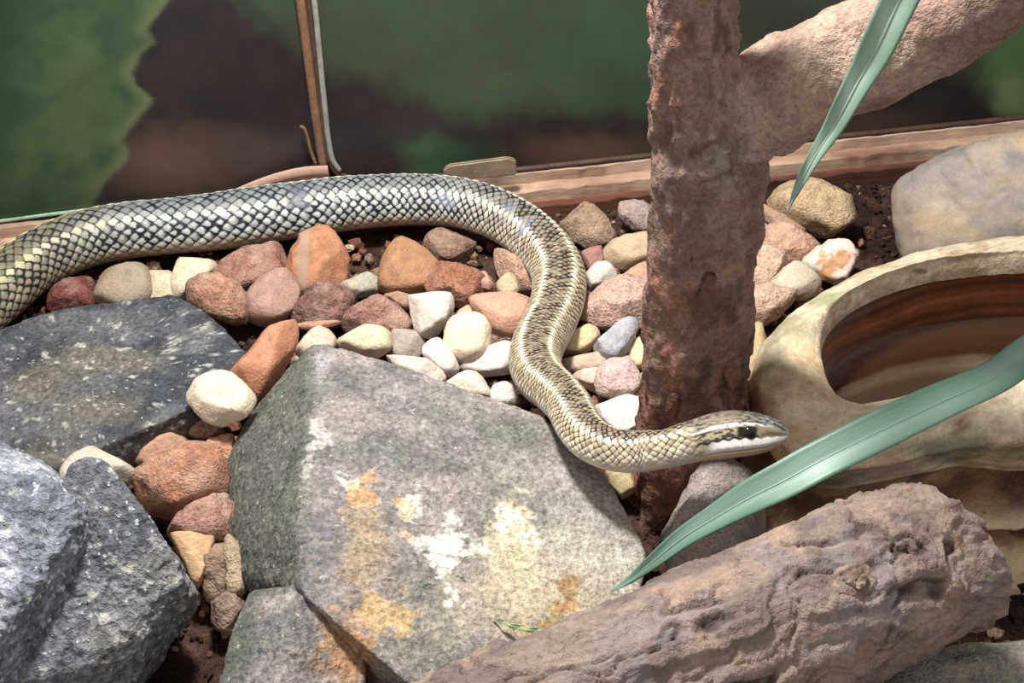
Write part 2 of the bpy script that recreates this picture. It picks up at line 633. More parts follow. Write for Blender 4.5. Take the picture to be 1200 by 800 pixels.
# metal clip on the rail
cu0, cz = wall_u(520, 205); cu1, _ = wall_u(606, 198)
prof = []
Lc = cu1 - cu0
pts = wall_pts([(521, 214), (520, 199), (526, 194), (596, 185), (605, 188), (606, 206)], 0.019)
bm = bmesh.new()
fr = [bm.verts.new(Vector(q)) for q in pts]
bk = [bm.verts.new(Vector(q - WN * 0.0035)) for q in pts]
bm.faces.new(fr); bm.faces.new(bk[::-1])
for k in range(len(fr)):
    bm.faces.new((fr[k], bk[k], bk[(k + 1) % len(fr)], fr[(k + 1) % len(fr)]))
bmesh.ops.recalc_face_normals(bm, faces=bm.faces)
bmesh.ops.bevel(bm, geom=list(bm.edges), offset=0.0011, segments=3, affect='EDGES')
me = bpy.data.meshes.new('metal_clip'); bm.to_mesh(me); bm.free()
tag(link('metal_clip', me, M_clip), 'small beige metal clip plate standing on the wooden rail', 'clip')

# ------------------------------------------------------------------ rocks
ICO = {}


def ico(n):
    if n not in ICO:
        bm = bmesh.new()
        bmesh.ops.create_icosphere(bm, subdivisions=n, radius=1.0)
        bm.verts.ensure_lookup_table()
        V = np.array([v.co[:] for v in bm.verts])
        F = np.array([[v.index for v in f.verts] for f in bm.faces])
        bm.free()
        ICO[n] = (V, F)
    return ICO[n]


def hull_planes(pts, c):
    bm = bmesh.new()
    for q in pts: bm.verts.new(Vector(q))
    bmesh.ops.convex_hull(bm, input=list(bm.verts))
    pl = {}
    for f in bm.faces:
        f.normal_update()
        n = np.array(f.normal[:])
        if np.linalg.norm(n) < 0.5: continue
        d = float(np.dot(n, np.array(f.verts[0].co[:]) - c))
        if d < 0: n, d = -n, -d
        key = tuple(np.round(n * 12).astype(int))
        if key not in pl or pl[key][1] > d: pl[key] = (n, max(d, 1e-4))
    bm.free()
    return np.array([a for a, b in pl.values()]), np.array([b for a, b in pl.values()])


def rock_mesh(name, pts, p=14, sub=4, amp=0.001, freq=60, seed=0, c=None, grow=1.02, ridge=0.0, octs=4):
    pts = np.asarray(pts)
    if c is None: c = (pts.max(0) + pts.min(0)) / 2
    n, d = hull_planes(pts, c)
    D, F = ico(sub)
    r = np.zeros(len(D))
    for nn, dd in zip(n, d):
        r += np.maximum(D @ nn / dd, 0) ** p
    r = r ** (-1.0 / p) * grow
    V = D * r[:, None]
    nz = fbm(V + c, freq, octs, seed) - 0.5
    disp = nz * 2 * amp
    if ridge:
        q = (V + c) + (fbm(V + c, freq * 0.6, 2, seed + 3)[:, None] - 0.5) * 0.02
        disp = disp - ridge * (1 - sstep(0.0, 0.12, np.abs(fbm(q, freq * 0.35, 2, seed + 9) - 0.5)))
    if sub >= 6:
        disp = disp + (fbm(V + c, freq * 7, 3, seed + 13) - 0.5) * amp * 0.8 - sstep(0.56, 0.7, fbm(V + c, freq * 3.2, 3, seed + 15)) * amp * 0.5
    V = V + D * disp[:, None]
    return V, F, c


def stone_pts(outline, zc, t, k, rng, topshrink=0.6):
    o = np.array(outline, float)
    cen = o.mean(0)
    P0 = Z(cen[0], cen[1], zc)
    n = unit(unit(CAM - P0) + np.array([0, 0, k]))
    ring = np.array([PL(a, b, P0, n) for a, b in o])
    e1 = unit(np.cross(n, (0.3, 1, 0.1)))
    e2 = np.cross(n, e1)
    pts = [q for q in ring]
    tilt = rng.uniform(-0.22, 0.22, 2)
    cp = ring.mean(0)
    for sgn, hh in ((1, 0.5), (-1, 0.5)):
        for q in ring:
            s = topshrink * rng.uniform(0.8, 1.2)
            rel = (q - cp) * s
            up = t * hh * (1 + (rel @ e1) / 0.03 * tilt[0] + (rel @ e2) / 0.03 * tilt[1]) * rng.uniform(0.85, 1.1)
            pts.append(cp + rel + n * sgn * max(up, t * 0.2))
    return np.array(pts), cp


rocks = {}


def stone(name, label, color, outline, z=None, t=None, k=0.6, p=13, mat=None, rough=0.06, sub=4, cat='stone', group=None, shrink=0.72, seed=None, chips=0):
    o = np.array(outline, float)
    size = math.sqrt(max((o[:, 0].max() - o[:, 0].min()) * (o[:, 1].max() - o[:, 1].min()), 1)) * 0.00048
    if t is None: t = size * 0.62
    if z is None: z = 0.006 + t * 0.28
    sd = seed if seed is not None else len(rocks) + 1
    rng = np.random.default_rng(sd)
    pts, c = stone_pts(outline, z, t, k, rng, shrink)
    V, F, c = rock_mesh(name, pts, p * 1.7, sub, size * rough, 2.2 / size, sd, c, 1.20)
    # chipped flat facets
    U = V / np.linalg.norm(V, axis=1)[:, None]
    for q in range(chips):
        nn = unit(rng.normal(size=3) + 0.7 * unit(CAM - c))
        h = (V @ nn)
        lim = h.max() * rng.uniform(0.70, 0.90)
        over = np.maximum(h - lim, 0)
        V = V - nn * (over * 0.9)[:, None]
    V = V + U * ((fbm(V, 9.0 / size, 3, sd + 50) - 0.5) * size * rough * 0.7)[:, None]
    ob = link(name, mesh_np(name, V, F), mat or M_pebble, None, c)
    lc_ = lin(color)
    lum = float(lc_ @ np.array([0.3, 0.59, 0.11]))
    lc_ = lc_ * 0.72 + lum * 0.28
    ob.color = (*(lc_ * min(1.0, 0.74 / lc_.max())), 1)
    tag(ob, label, cat, group)
    rocks[label] = ob
    return ob


def big_rock(name, label, pts, colf, mat, p=18, sub=7, amp=0.002, freq=35, seed=0, ridge=0.0, extra=None, grow=1.02):
    V, F, c = rock_mesh(name, pts, p, sub, amp, freq, seed, None, grow, ridge)
    if extra is not None:
        V2, F2, c2 = rock_mesh(name, extra, p, sub - 1, amp, freq, seed + 1, None, 1.02, ridge)
        F = np.vstack([F, F2 + len(V)])
        V = np.vstack([V, V2 + (c2 - c)])
    col = colf(V + c)
    ob = link(name, mesh_np(name, V, F, True, col), mat, None, c)
    tag(ob, label, 'rock')
    return ob


def slab_pts(outline, z_top, z_bot, tilt=None, inset=0.97):
    """top outline at its height(s), foot slightly larger below"""
    o = np.array(outline, float)
    zt = o[:, 2] if o.shape[1] == 3 else np.full(len(o), z_top)
    top = np.array([Z(a, b, zz) for (a, b), zz in zip(o[:, :2], zt)])
    cp = top.mean(0)
    low = cp + (top - cp) * inset
    low[:, 2] = z_bot
    mid = cp + (top - cp) * 1.015
    mid[:, 2] = top[:, 2] * 0.6 + z_bot * 0.4
    return np.vstack([top, mid, low])


def slate_col(base, dark, seed, brown=None, kb=0.0):
    def f(P):
        c = mix(lin(base), lin(dark), sstep(0.4, 0.65, fbm(P, 45, 4, seed)))
        if brown is not None:
            c = mix(c, lin(brown), sstep(0.5, 0.72, fbm(P, 22, 3, seed + 2)) * kb)
        g = fbm(P, 330, 3, seed + 4)
        c = c * (0.55 + 0.9 * g)[:, None]
        c = mix(c, lin((186, 184, 176)), sstep(0.66, 0.74, fbm(P * np.array([1, 1.4, 1.4]), 150, 3, seed + 6) - 0.03) * 0.75)
        return c
    return f


# dark slab on the left
big_rock('slate_slab', 'dark grey speckled flat slab lying under the thick rear of the snake',
         slab_pts([(-70, 408, .026), (0, 388, .028), (55, 366, .03), (130, 357, .03), (205, 347, .03), (240, 368, .032), (265, 398, .033), (292, 415, .033), (278, 432, .034),
                   (225, 458, .036), (222, 478, .036), (160, 500, .036), (110, 525, .036), (70, 543, .036), (0, 560, .036), (-70, 560, .036)], .03, -.004),
         slate_col((92, 94, 98), (62, 65, 72), 3, (112, 106, 92), 0.6), M_slate, p=70, amp=0.0022, freq=40, seed=3, ridge=0.0008)

# the two rough grey rocks in the corner
big_rock('granite_rock', 'pale blue-grey rough granite rock leaning on a darker grey rock',
         stone_pts([(-80, 545), (0, 519), (30, 528), (70, 550), (100, 577), (125, 613), (112, 655), (82, 720), (34, 790), (0, 835), (-90, 840)], 0.072, 0.075, 0.9, np.random.default_rng(5), 0.7)[0],
         slate_col((160, 162, 172), (118, 121, 132), 8), M_granite, p=24, amp=0.0046, freq=45, seed=8, ridge=0.0018)
big_rock('granite_rock', 'darker grey flat-sided rock between pale granite and reddish rubble',
         stone_pts([(84, 566), (112, 558), (140, 568), (165, 598), (190, 630), (226, 680), (237, 705), (205, 747), (160, 805), (130, 845), (20, 845), (10, 760), (50, 640)], 0.042, 0.07, 0.9, np.random.default_rng(9), 0.72)[0],
         slate_col((120, 122, 128), (92, 95, 103), 12, (138, 136, 128), 0.5), M_granite, p=40, amp=0.0026, freq=45, seed=12, ridge=0.0008)


# the great slab in the middle
def center_col(P):
    px, py = project(P)
    n1 = fbm(P, 40, 4, 21)
    n2 = fbm(P, 130, 4, 22)
    c = mix(lin((140, 132, 130)), lin((112, 109, 109)), sstep(0.38, 0.66, n1))
    c = mix(c, lin((112, 116, 100)), sstep(0.5, 0.7, fbm(P, 28, 3, 23)) * 0.45)
    # left flank, darker and greener than the top
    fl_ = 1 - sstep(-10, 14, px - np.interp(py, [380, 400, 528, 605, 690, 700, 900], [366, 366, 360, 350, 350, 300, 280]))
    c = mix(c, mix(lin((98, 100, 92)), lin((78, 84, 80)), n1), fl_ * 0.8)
    wob = (n2 - 0.5) * 70 + (fbm(P, 300, 3, 28) - 0.5) * 40 + (n1 - 0.5) * 40 + 3

    def patch(x, y, rx, ry, colr, k=1.0, soft=0.35):
        nonlocal c
        d = np.sqrt(((px - x) / rx) ** 2 + ((py - y) / ry) ** 2) + wob / max(rx, ry)
        c = mix(c, lin(colr), k * (1 - sstep(1 - soft, 1 + soft, d)))
    c = c * (0.62 + 0.76 * fbm(P, 330, 3, 27))[:, None]
    pale, white, ochre = (192, 180, 150), (216, 212, 202), (172, 134, 88)
    patch(650, 690, 95, 62, pale, 0.75, 0.5)
    patch(600, 655, 34, 70, pale, 0.85)
    patch(610, 630, 20, 40, (206, 190, 154), 0.85)
    patch(690, 630, 80, 70, (178, 174, 164), 0.6, 0.6)
    patch(560, 700, 50, 60, (176, 168, 148), 0.45, 0.6)
    patch(528, 640, 33, 22, white, 0.9)
    patch(515, 660, 10, 16, white, 0.9)
    patch(484, 592, 9, 24, white, 0.7)
    patch(476, 610, 8, 16, (205, 180, 150), 0.8)
    patch(618, 628, 14, 13, white, 0.9)
    patch(592, 608, 14, 10, white, 0.8)
    patch(412, 566, 9, 6, white, 0.8)
    patch(430, 580, 20, 18, (196, 152, 108), 0.8)
    patch(428, 640, 26, 64, (160, 136, 106), 0.65, 0.5)
    patch(440, 718, 40, 24, (190, 160, 116), 0.85)
    patch(405, 760, 26, 50, (176, 132, 88), 0.75, 0.5)
    patch(650, 738, 40, 16, ochre, 0.8)
    patch(660, 690, 24, 18, (158, 122, 84), 0.8)
    patch(655, 712, 26, 12, ochre, 0.8)
    patch(538, 698, 7, 5, white, 0.9)
    patch(374, 510, 8, 10, (186, 182, 176), 0.7)
    patch(362, 535, 6, 18, (176, 172, 166), 0.6)
    patch(376, 430, 9, 36, (158, 152, 158), 0.6)
    return c


DT = [(366, 401, .058), (402, 408, .060), (520, 444, .056), (640, 489, .050), (702, 548, .046), (757, 650, .036), (738, 760, .032), (600, 900, .038), (352, 690, .066), (352, 600, .066), (360, 500, .064)]
DL = [(342, 462, .036), (296, 482, .028), (266, 538, .024), (265, 605, .022), (290, 677, .030)]
top = np.array([Z(*q) for q in DT])
low = np.array([Z(*q) for q in DL])
foot = np.vstack([top, low]).copy()
cc = foot.mean(0)
foot = cc + (foot - cc) * 0.96
foot[:, 2] = -0.006
led = [(352, 686, .064), (291, 692, .050), (271, 748, .050), (250, 835, .050), (300, 900, .052), (420, 900, .034), (430, 780, .044), (400, 700, .056)]
lt = np.array([Z(*q) for q in led])
lf = lt.copy(); lf[:, 2] = -0.006
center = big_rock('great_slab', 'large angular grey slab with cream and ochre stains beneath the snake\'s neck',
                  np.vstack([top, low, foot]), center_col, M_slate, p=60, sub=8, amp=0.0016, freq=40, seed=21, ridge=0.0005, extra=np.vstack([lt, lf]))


# smooth boulder behind the dish
def boulder_col(P):
    c = mix(lin((166, 150, 134)), lin((142, 134, 126)), sstep(0.35, 0.62, fbm(P, 26, 3, 31)))
    c = mix(c, lin((176, 150, 118)), sstep(0.48, 0.68, fbm(P, 34, 3, 33)) * 0.75)
    c = mix(c, lin((120, 118, 118)), sstep(0.55, 0.75, fbm(P, 60, 3, 35)) * 0.6)
    return c


big_rock('smooth_boulder', 'large smooth pale grey-brown boulder standing behind the cream dish',
         stone_pts([(1033, 240), (1040, 212), (1060, 196), (1100, 180), (1150, 166), (1200, 155), (1280, 150), (1340, 190), (1350, 270), (1300, 330), (1180, 335), (1080, 325), (1050, 315), (1038, 280)], 0.045, 0.075, 0.35, np.random.default_rng(3), 0.72)[0],
         boulder_col, M_boulder, p=14, sub=6, amp=0.0025, freq=22, seed=31, grow=1.07)

G = 'loose gravel around the snake'
R_ = M_rubble
ST = [
    # --- under the snake's rear
    ('dark red stone tucked under the snake\'s rear coil', (122, 56, 48), [(54, 368), (57, 345), (70, 332), (85, 329), (104, 327), (113, 340), (113, 362), (85, 374)], R_, {}),
    ('round beige pebble beside the dark red stone', (158, 138, 110), [(112, 360), (112, 338), (120, 320), (140, 310), (158, 309), (173, 316), (179, 332), (177, 350), (160, 366), (135, 368)], None, dict(p=8)),
    ('cream knobbly pebble under the snake', (214, 198, 158), [(205, 312), (212, 302), (222, 299), (245, 305), (253, 315), (250, 327), (236, 338), (222, 352), (205, 352), (195, 338)], None, {}),
    ('small cream pebble wedged beside the round beige pebble', (206, 190, 148), [(176, 320), (198, 318), (208, 335), (207, 355), (178, 357)], None, {}),
    ('reddish brown stone in the snake\'s shadow', (156, 98, 76), [(252, 326), (272, 300), (290, 293), (318, 286), (330, 287), (337, 298), (336, 318), (325, 328), (300, 340), (280, 342), (262, 340)], R_, dict(z=.016)),
    ('orange-brown pointed stone on the corner of the dark slab', (172, 116, 84), [(218, 340), (230, 330), (255, 327), (275, 332), (288, 342), (289, 365), (286, 378), (277, 384), (270, 378), (245, 370), (225, 354)], R_, dict(z=.024)),
    ('dusty pink rounded stone beside the orange-brown pointed stone', (172, 126, 110), [(289, 350), (308, 324), (320, 316), (335, 317), (346, 330), (353, 343), (350, 357), (340, 367), (325, 378), (312, 380), (295, 374), (288, 364)], None, dict(z=.02, p=10)),
    ('tall upright orange stone leaning against the snake', (186, 116, 68), [(338, 312), (345, 290), (352, 275), (363, 264), (378, 262), (388, 270), (397, 285), (406, 300), (407, 318), (402, 336), (388, 346), (360, 350), (344, 340)], 'band', dict(z=.022, k=0.1)),
    ('crumbly maroon-brown flat stone in front of the tall orange stone', (128, 82, 68), [(348, 352), (362, 341), (380, 336), (400, 338), (412, 348), (413, 372), (400, 381), (370, 384), (345, 384), (341, 364)], R_, dict(z=.018)),
    ('dull pink-brown flat stone beside the crumbly maroon stone', (156, 106, 90), [(410, 355), (430, 349), (448, 349), (462, 359), (479, 375), (481, 387), (465, 394), (430, 396), (407, 392), (402, 375)], R_, dict(z=.016)),
    ('thin tan sliver of stone lying on the maroon stone', (188, 130, 98), [(343, 381), (360, 377), (398, 375), (399, 380), (370, 384), (350, 386)], None, dict(z=.028, t=.004)),
    ('small pale grey-green stone in dark soil', (172, 168, 146), [(400, 332), (413, 330), (425, 322), (438, 319), (446, 330), (443, 341), (430, 346), (412, 349), (404, 342)], None, {}),
    ('ochre pyramid-shaped stone inside the snake\'s bend', (172, 116, 66), [(445, 334), (450, 305), (455, 293), (465, 283), (478, 281), (492, 290), (505, 302), (514, 312), (505, 332), (490, 342), (470, 344), (450, 341)], None, dict(z=.018, p=16)),
    ('long rust-brown stone against the ochre pyramid stone', (164, 98, 62), [(492, 322), (512, 309), (535, 311), (560, 321), (577, 331), (577, 341), (560, 349), (545, 353), (540, 360), (522, 350), (500, 343)], R_, dict(z=.016, p=16)),
    ('small pink fragment at the rust-brown stone\'s tip', (200, 142, 118), [(555, 322), (568, 318), (578, 330), (573, 339), (560, 336)], None, dict(z=.02)),
    ('speckled brown stone in the shade of the snake\'s bend', (146, 106, 82), [(496, 285), (505, 275), (520, 271), (540, 272), (557, 279), (559, 288), (545, 299), (530, 308), (515, 307), (507, 302), (498, 293)], R_, {}),
    ('orange and white stone touching the snake\'s inner bend', (196, 148, 114), [(578, 300), (585, 293), (598, 299), (615, 309), (626, 322), (632, 340), (622, 348), (605, 338), (590, 324), (582, 319)], R_, {}),
    ('small yellowish stone beside the orange and white stone', (192, 170, 126), [(579, 345), (585, 330), (595, 321), (604, 324), (609, 338), (608, 352), (590, 354)], None, {}),
    ('flat peach-orange stone beside the snake\'s neck', (208, 148, 114), [(554, 350), (575, 344), (600, 345), (618, 350), (622, 362), (616, 378), (608, 392), (590, 392), (578, 388), (569, 376), (557, 363)], None, dict(p=20, z=.018)),
    ('rusty chip under the flat peach-orange stone', (172, 122, 98), [(570, 384), (588, 386), (602, 390), (600, 404), (576, 405)], R_, {}),
    ('pale grey-white tooth-shaped pebble', (216, 206, 194), [(477, 347), (487, 343), (515, 343), (527, 349), (529, 362), (521, 378), (513, 393), (507, 396), (495, 391), (487, 381), (482, 362)], None, dict(z=.022)),
    ('tan wedge stone behind the tooth-shaped pebble', (184, 134, 100), [(445, 342), (465, 342), (480, 347), (486, 360), (472, 362), (455, 351)], None, {}),
    ('cream squarish pebble with an ochre edge', (232, 212, 172), [(523, 386), (528, 377), (545, 368), (560, 370), (571, 379), (574, 395), (571, 410), (562, 418), (543, 422), (530, 419), (522, 408)], None, dict(z=.022, p=10)),
    ('small tan pebble behind the cream squarish pebble', (200, 178, 140), [(532, 378), (538, 364), (548, 358), (556, 366), (552, 378)], None, {}),
    ('bright white oblong pebble', (246, 242, 232), [(495, 410), (503, 400), (512, 398), (522, 404), (527, 414), (535, 425), (537, 433), (529, 440), (520, 440), (508, 430), (498, 419)], None, dict(p=9, z=.02)),
    ('long streaked white pebble beside the snake\'s neck', (224, 214, 210), [(534, 433), (545, 424), (566, 416), (572, 403), (590, 401), (603, 408), (604, 426), (596, 437), (572, 442), (548, 440)], None, dict(p=11)),
    ('grey-tan rounded pebble touching the bright white pebble', (172, 156, 138), [(454, 401), (462, 388), (472, 386), (490, 391), (497, 400), (496, 410), (488, 420), (470, 423), (458, 417)], None, {}),
    ('tan cream flat pebble at the slab\'s top edge', (214, 194, 152), [(393, 404), (405, 391), (415, 385), (440, 383), (453, 388), (457, 400), (456, 409), (440, 417), (425, 416), (408, 412)], None, dict(z=.02)),
    ('pinkish cream pebble behind the slab\'s peak', (216, 186, 160), [(344, 407), (360, 390), (375, 383), (388, 389), (394, 400), (387, 416), (360, 420)], None, dict(z=.02)),
    ('half-hidden cream pebble below the slab\'s peak', (186, 170, 140), [(340, 428), (350, 416), (362, 418), (364, 442), (352, 455), (341, 446)], None, {}),
    ('pink and cream long chip along the slab\'s edge', (226, 202, 182), [(448, 425), (458, 419), (480, 421), (500, 424), (516, 434), (522, 446), (515, 454), (495, 450), (470, 438)], None, dict(z=.024)),
    ('cream chip with a rusty underside at the slab\'s edge', (226, 206, 176), [(520, 451), (535, 443), (545, 438), (560, 440), (571, 451), (577, 468), (555, 468), (535, 463)], None, dict(z=.024)),
    ('white round pebble between slab and snake', (238, 230, 220), [(573, 463), (578, 452), (590, 447), (601, 451), (606, 462), (602, 475), (588, 478), (577, 473)], None, dict(p=8, z=.022)),
    # --- between the snake and the trunk
    ('brown pyramid stone by the rail', (158, 122, 92), [(656, 262), (673, 242), (690, 239), (702, 249), (711, 262), (719, 277), (712, 286), (700, 290), (685, 288), (668, 276)], R_, {}),
    ('mauve-grey stone behind the trunk by the rail', (158, 132, 132), [(719, 247), (735, 237), (758, 236), (772, 248), (772, 266), (755, 272), (740, 263), (725, 257)], R_, {}),
    ('smooth tan pebble left of the trunk', (194, 164, 122), [(705, 292), (720, 281), (745, 275), (768, 272), (776, 290), (768, 304), (745, 311), (733, 315), (715, 309), (705, 301)], None, dict(p=9)),
    ('small dull red stone beside the smooth tan pebble', (168, 106, 96), [(681, 292), (704, 289), (707, 305), (702, 314), (687, 317)], None, {}),
    ('pale grey round pebble beside the snake', (210, 200, 188), [(686, 322), (698, 309), (712, 309), (721, 318), (722, 327), (706, 334), (690, 338)], None, dict(p=8)),
    ('orange streaked stone against the trunk', (202, 146, 112), [(726, 326), (748, 311), (768, 303), (770, 336), (750, 336), (735, 331)], None, {}),
    ('big blocky pink stone between snake and trunk', (208, 162, 142), [(687, 351), (695, 337), (715, 329), (740, 327), (768, 334), (769, 366), (758, 380), (742, 376), (720, 383), (705, 382), (687, 374)], R_, dict(z=.016, p=18)),
    ('smooth yellow pebble half under the snake', (214, 190, 128), [(662, 402), (673, 388), (686, 380), (697, 383), (703, 395), (693, 410), (672, 418), (658, 417)], None, dict(p=8)),
    ('pointed blue-grey slate chip beside the smooth yellow pebble', (172, 172, 184), [(697, 406), (710, 392), (732, 375), (742, 373), (747, 382), (741, 396), (734, 411), (722, 422), (705, 417), (694, 409)], None, dict(p=20, z=.018)),
    ('pale yellow pebble against the trunk', (232, 216, 162), [(731, 414), (745, 398), (760, 394), (764, 426), (750, 434), (734, 428)], None, {}),
    ('flat tan stone beneath the blue-grey slate chip', (202, 172, 146), [(655, 423), (680, 417), (710, 411), (727, 414), (721, 422), (706, 430), (695, 437), (668, 436)], None, dict(t=.01)),
    ('pale pink stone beside the snake\'s neck', (226, 192, 172), [(670, 438), (700, 432), (714, 435), (712, 458), (697, 459), (680, 449)], None, {}),
    ('pinkish white crumbly stone with rusty hollows', (218, 178, 168), [(702, 431), (720, 423), (735, 421), (746, 437), (748, 449), (739, 461), (720, 468), (704, 464), (699, 450)], R_, dict(z=.016)),
    ('bright white angular stone behind the snake\'s neck', (242, 238, 228), [(698, 470), (735, 467), (754, 469), (753, 498), (742, 508), (712, 512), (704, 494)], None, dict(p=18)),
    ('small olive stone at the trunk\'s side', (158, 152, 108), [(744, 441), (757, 436), (762, 455), (749, 459)], None, {}),
    ('small orange stone at the trunk\'s side', (208, 150, 104), [(733, 466), (750, 457), (758, 468), (746, 474)], None, {}),
    # --- right of the trunk
    ('large ochre two-faced stone below the hanging leaf tip', (198, 162, 112), [(904, 240), (912, 225), (930, 216), (955, 214), (975, 224), (1005, 241), (1011, 252), (1009, 271), (995, 279), (970, 273), (945, 264), (915, 252)], R_, dict(p=22, z=.018)),
    ('slim brown splinter beside the ochre two-faced stone', (176, 136, 102), [(886, 243), (893, 239), (947, 270), (942, 277), (912, 267), (889, 251)], None, dict(z=.014, t=.006)),
    ('orange-pink block right of the trunk', (208, 152, 118), [(888, 272), (912, 264), (935, 271), (958, 285), (951, 294), (935, 307), (915, 309), (893, 294)], R_, dict(p=20, z=.016)),
    ('pitted pink stone against the trunk\'s right side', (212, 168, 138), [(870, 306), (886, 288), (905, 286), (920, 300), (912, 320), (900, 337), (872, 340)], R_, dict(z=.018)),
    ('white quartz lump with a rusty corner', (236, 220, 198), [(937, 310), (955, 292), (972, 285), (990, 287), (1004, 298), (1006, 311), (995, 324), (975, 330), (955, 326)], 'quartz', dict(z=.016)),
    ('grey-tan smooth stone touching the dish', (206, 190, 160), [(902, 336), (915, 318), (930, 308), (945, 311), (962, 325), (960, 338), (940, 350), (918, 347)], None, dict(p=9, z=.02)),
    ('salmon flat stone between trunk and dish', (220, 172, 138), [(866, 338), (900, 334), (930, 342), (926, 354), (905, 372), (890, 382), (868, 378)], R_, dict(p=20, z=.018)),
    ('tiny white pebble beside the trunk', (200, 190, 180), [(880, 261), (896, 256), (902, 264), (890, 272)], None, {}),
    ('yellowish wedge of stone squeezed between trunk and dish', (202, 166, 106), [(872, 384), (890, 380), (898, 400), (892, 440), (880, 470), (868, 465)], None, dict(z=.012)),
    # --- reddish rubble on the left
    ('long orange wedge stone between the two grey slabs', (198, 120, 74), [(270, 439), (290, 418), (305, 400), (320, 385), (328, 371), (341, 378), (346, 398), (341, 411), (331, 429), (319, 449), (305, 464), (295, 462), (284, 452)], None, dict(p=20, z=.034)),
    ('cream flat stone overlapping the dark slab\'s edge', (234, 214, 178), [(214, 459), (225, 448), (250, 438), (270, 439), (286, 450), (299, 468), (296, 476), (285, 489), (262, 494), (242, 489), (231, 476)], None, dict(p=16, z=.046, t=.012, k=1.0)),
    ('off-white rounded stone behind the grey granite rocks', (200, 190, 168), [(72, 547), (85, 534), (105, 528), (125, 532), (150, 545), (158, 553), (151, 566), (130, 577), (90, 582), (74, 570)], None, dict(p=9, z=.026)),
    ('small ochre stone beside the off-white rounded stone', (182, 132, 92), [(121, 524), (135, 514), (150, 511), (157, 520), (157, 542), (150, 548), (134, 538)], R_, {}),
    ('smooth salmon-orange stone under the dark slab\'s edge', (198, 142, 108), [(152, 526), (165, 517), (190, 510), (215, 509), (233, 516), (229, 525), (205, 531), (185, 543), (170, 545), (157, 537)], None, dict(z=.018)),
    ('thin cream chip above the salmon-orange stone', (208, 184, 140), [(184, 509), (205, 500), (221, 498), (218, 509), (200, 514)], None, {}),
    ('brick-brown stone below the cream flat stone', (176, 114, 90), [(217, 497), (228, 482), (240, 492), (259, 494), (264, 509), (250, 518), (230, 515), (216, 507)], R_, dict(z=.018)),
    ('bright orange crumbly stone against the great slab', (196, 126, 80), [(231, 519), (255, 515), (272, 511), (275, 532), (264, 548), (250, 550), (238, 533)], R_, dict(z=.02)),
    ('big rust-brown boulder among the rubble', (176, 112, 76), [(151, 569), (165, 555), (200, 533), (225, 524), (246, 529), (262, 550), (265, 572), (257, 588), (230, 600), (200, 606), (184, 610), (168, 598)], R_, dict(z=.028, p=18)),
    ('dusty pink-brown lump below the rust-brown boulder', (174, 122, 102), [(198, 624), (213, 606), (240, 590), (260, 579), (274, 592), (276, 628), (255, 636), (225, 636), (203, 632)], R_, dict(z=.026)),
    ('yellow-tan pointed stone beside the darker grey rock', (202, 156, 100), [(203, 630), (225, 625), (251, 628), (247, 647), (240, 672), (231, 686), (220, 668)], None, dict(z=.024, p=18)),
    ('brown chunk of rubble against the great slab\'s foot', (146, 110, 84), [(238, 652), (260, 630), (272, 640), (276, 684), (264, 704), (245, 700), (236, 677)], R_, dict(z=.018)),
    ('tan crumbly stone clinging to the great slab\'s flank', (182, 156, 116), [(264, 628), (280, 638), (290, 680), (282, 706), (266, 694)], R_, dict(z=.022)),
    ('dull mauve-brown stone deep in the gap beside the great slab', (146, 114, 98), [(248, 706), (275, 692), (288, 712), (270, 746), (253, 736)], R_, dict(z=.014)),
    # --- at the trunk's foot
    ('grey wedge-shaped stone leaning by the trunk\'s foot', (160, 146, 142), [(770, 652), (782, 625), (810, 570), (822, 555), (835, 548), (850, 548), (869, 556), (882, 575), (888, 604), (884, 632), (866, 660), (830, 680), (785, 680)], R_, dict(z=.03, k=0.3, p=18)),
    ('orange stone in the dark under the dish', (198, 138, 86), [(886, 634), (890, 610), (900, 597), (915, 589), (928, 600), (930, 624), (908, 642)], None, dict(z=.02)),
    ('small brown stone behind the orange stone under the dish', (140, 94, 60), [(905, 600), (918, 578), (936, 580), (944, 604), (930, 620)], None, dict(z=.016)),
    ('small cream stone in shadow beneath the snake\'s throat', (206, 176, 118), [(710, 552), (738, 548), (744, 575), (728, 582), (713, 568)], None, dict(z=.012)),
    ('grey stone below the log\'s sawn end', (134, 132, 126), [(1010, 812), (1040, 787), (1100, 773), (1200, 763), (1270, 800), (1240, 860), (1100, 880), (1020, 860)], R_, dict(z=.02, t=.04)),
]


def banded_mat():
    m = textured('orange_stone_with_grey_band', 'object', rough=0.75, spec=0.3, fine=600, fine_amt=0.2, bump=0.6, coarse=120, coarse_amt=0.22, bump_dist=0.001)
    nt = m.node_tree
    b = nt.nodes['Principled BSDF']
    src = b.inputs['Base Color'].links[0].from_socket
    tc = N(nt, 'ShaderNodeTexCoord')
    sx = N(nt, 'ShaderNodeSeparateXYZ')
    nt.links.new(tc.outputs['Object'], sx.inputs[0])
    a = N(nt, 'ShaderNodeMath', operation='ADD'); a.inputs[1].default_value = 0.0085
    nt.links.new(sx.outputs['X'], a.inputs[0])
    ab = N(nt, 'ShaderNodeMath', operation='ABSOLUTE'); nt.links.new(a.outputs[0], ab.inputs[0])
    mr = N(nt, 'ShaderNodeMapRange'); mr.inputs['From Min'].default_value = 0.002; mr.inputs['From Max'].default_value = 0.005
    mr.inputs['To Min'].default_value = 0.85; mr.inputs['To Max'].default_value = 0.0
    nt.links.new(ab.outputs[0], mr.inputs['Value'])
    mx = N(nt, 'ShaderNodeMix', data_type='RGBA')
    nt.links.new(mr.outputs[0], mx.inputs['Factor']); nt.links.new(src, mx.inputs['A'])
    mx.inputs['B'].default_value = (*lin((168, 140, 122)), 1)
    nt.links.new(mx.outputs['Result'], b.inputs['Base Color'])
    return m


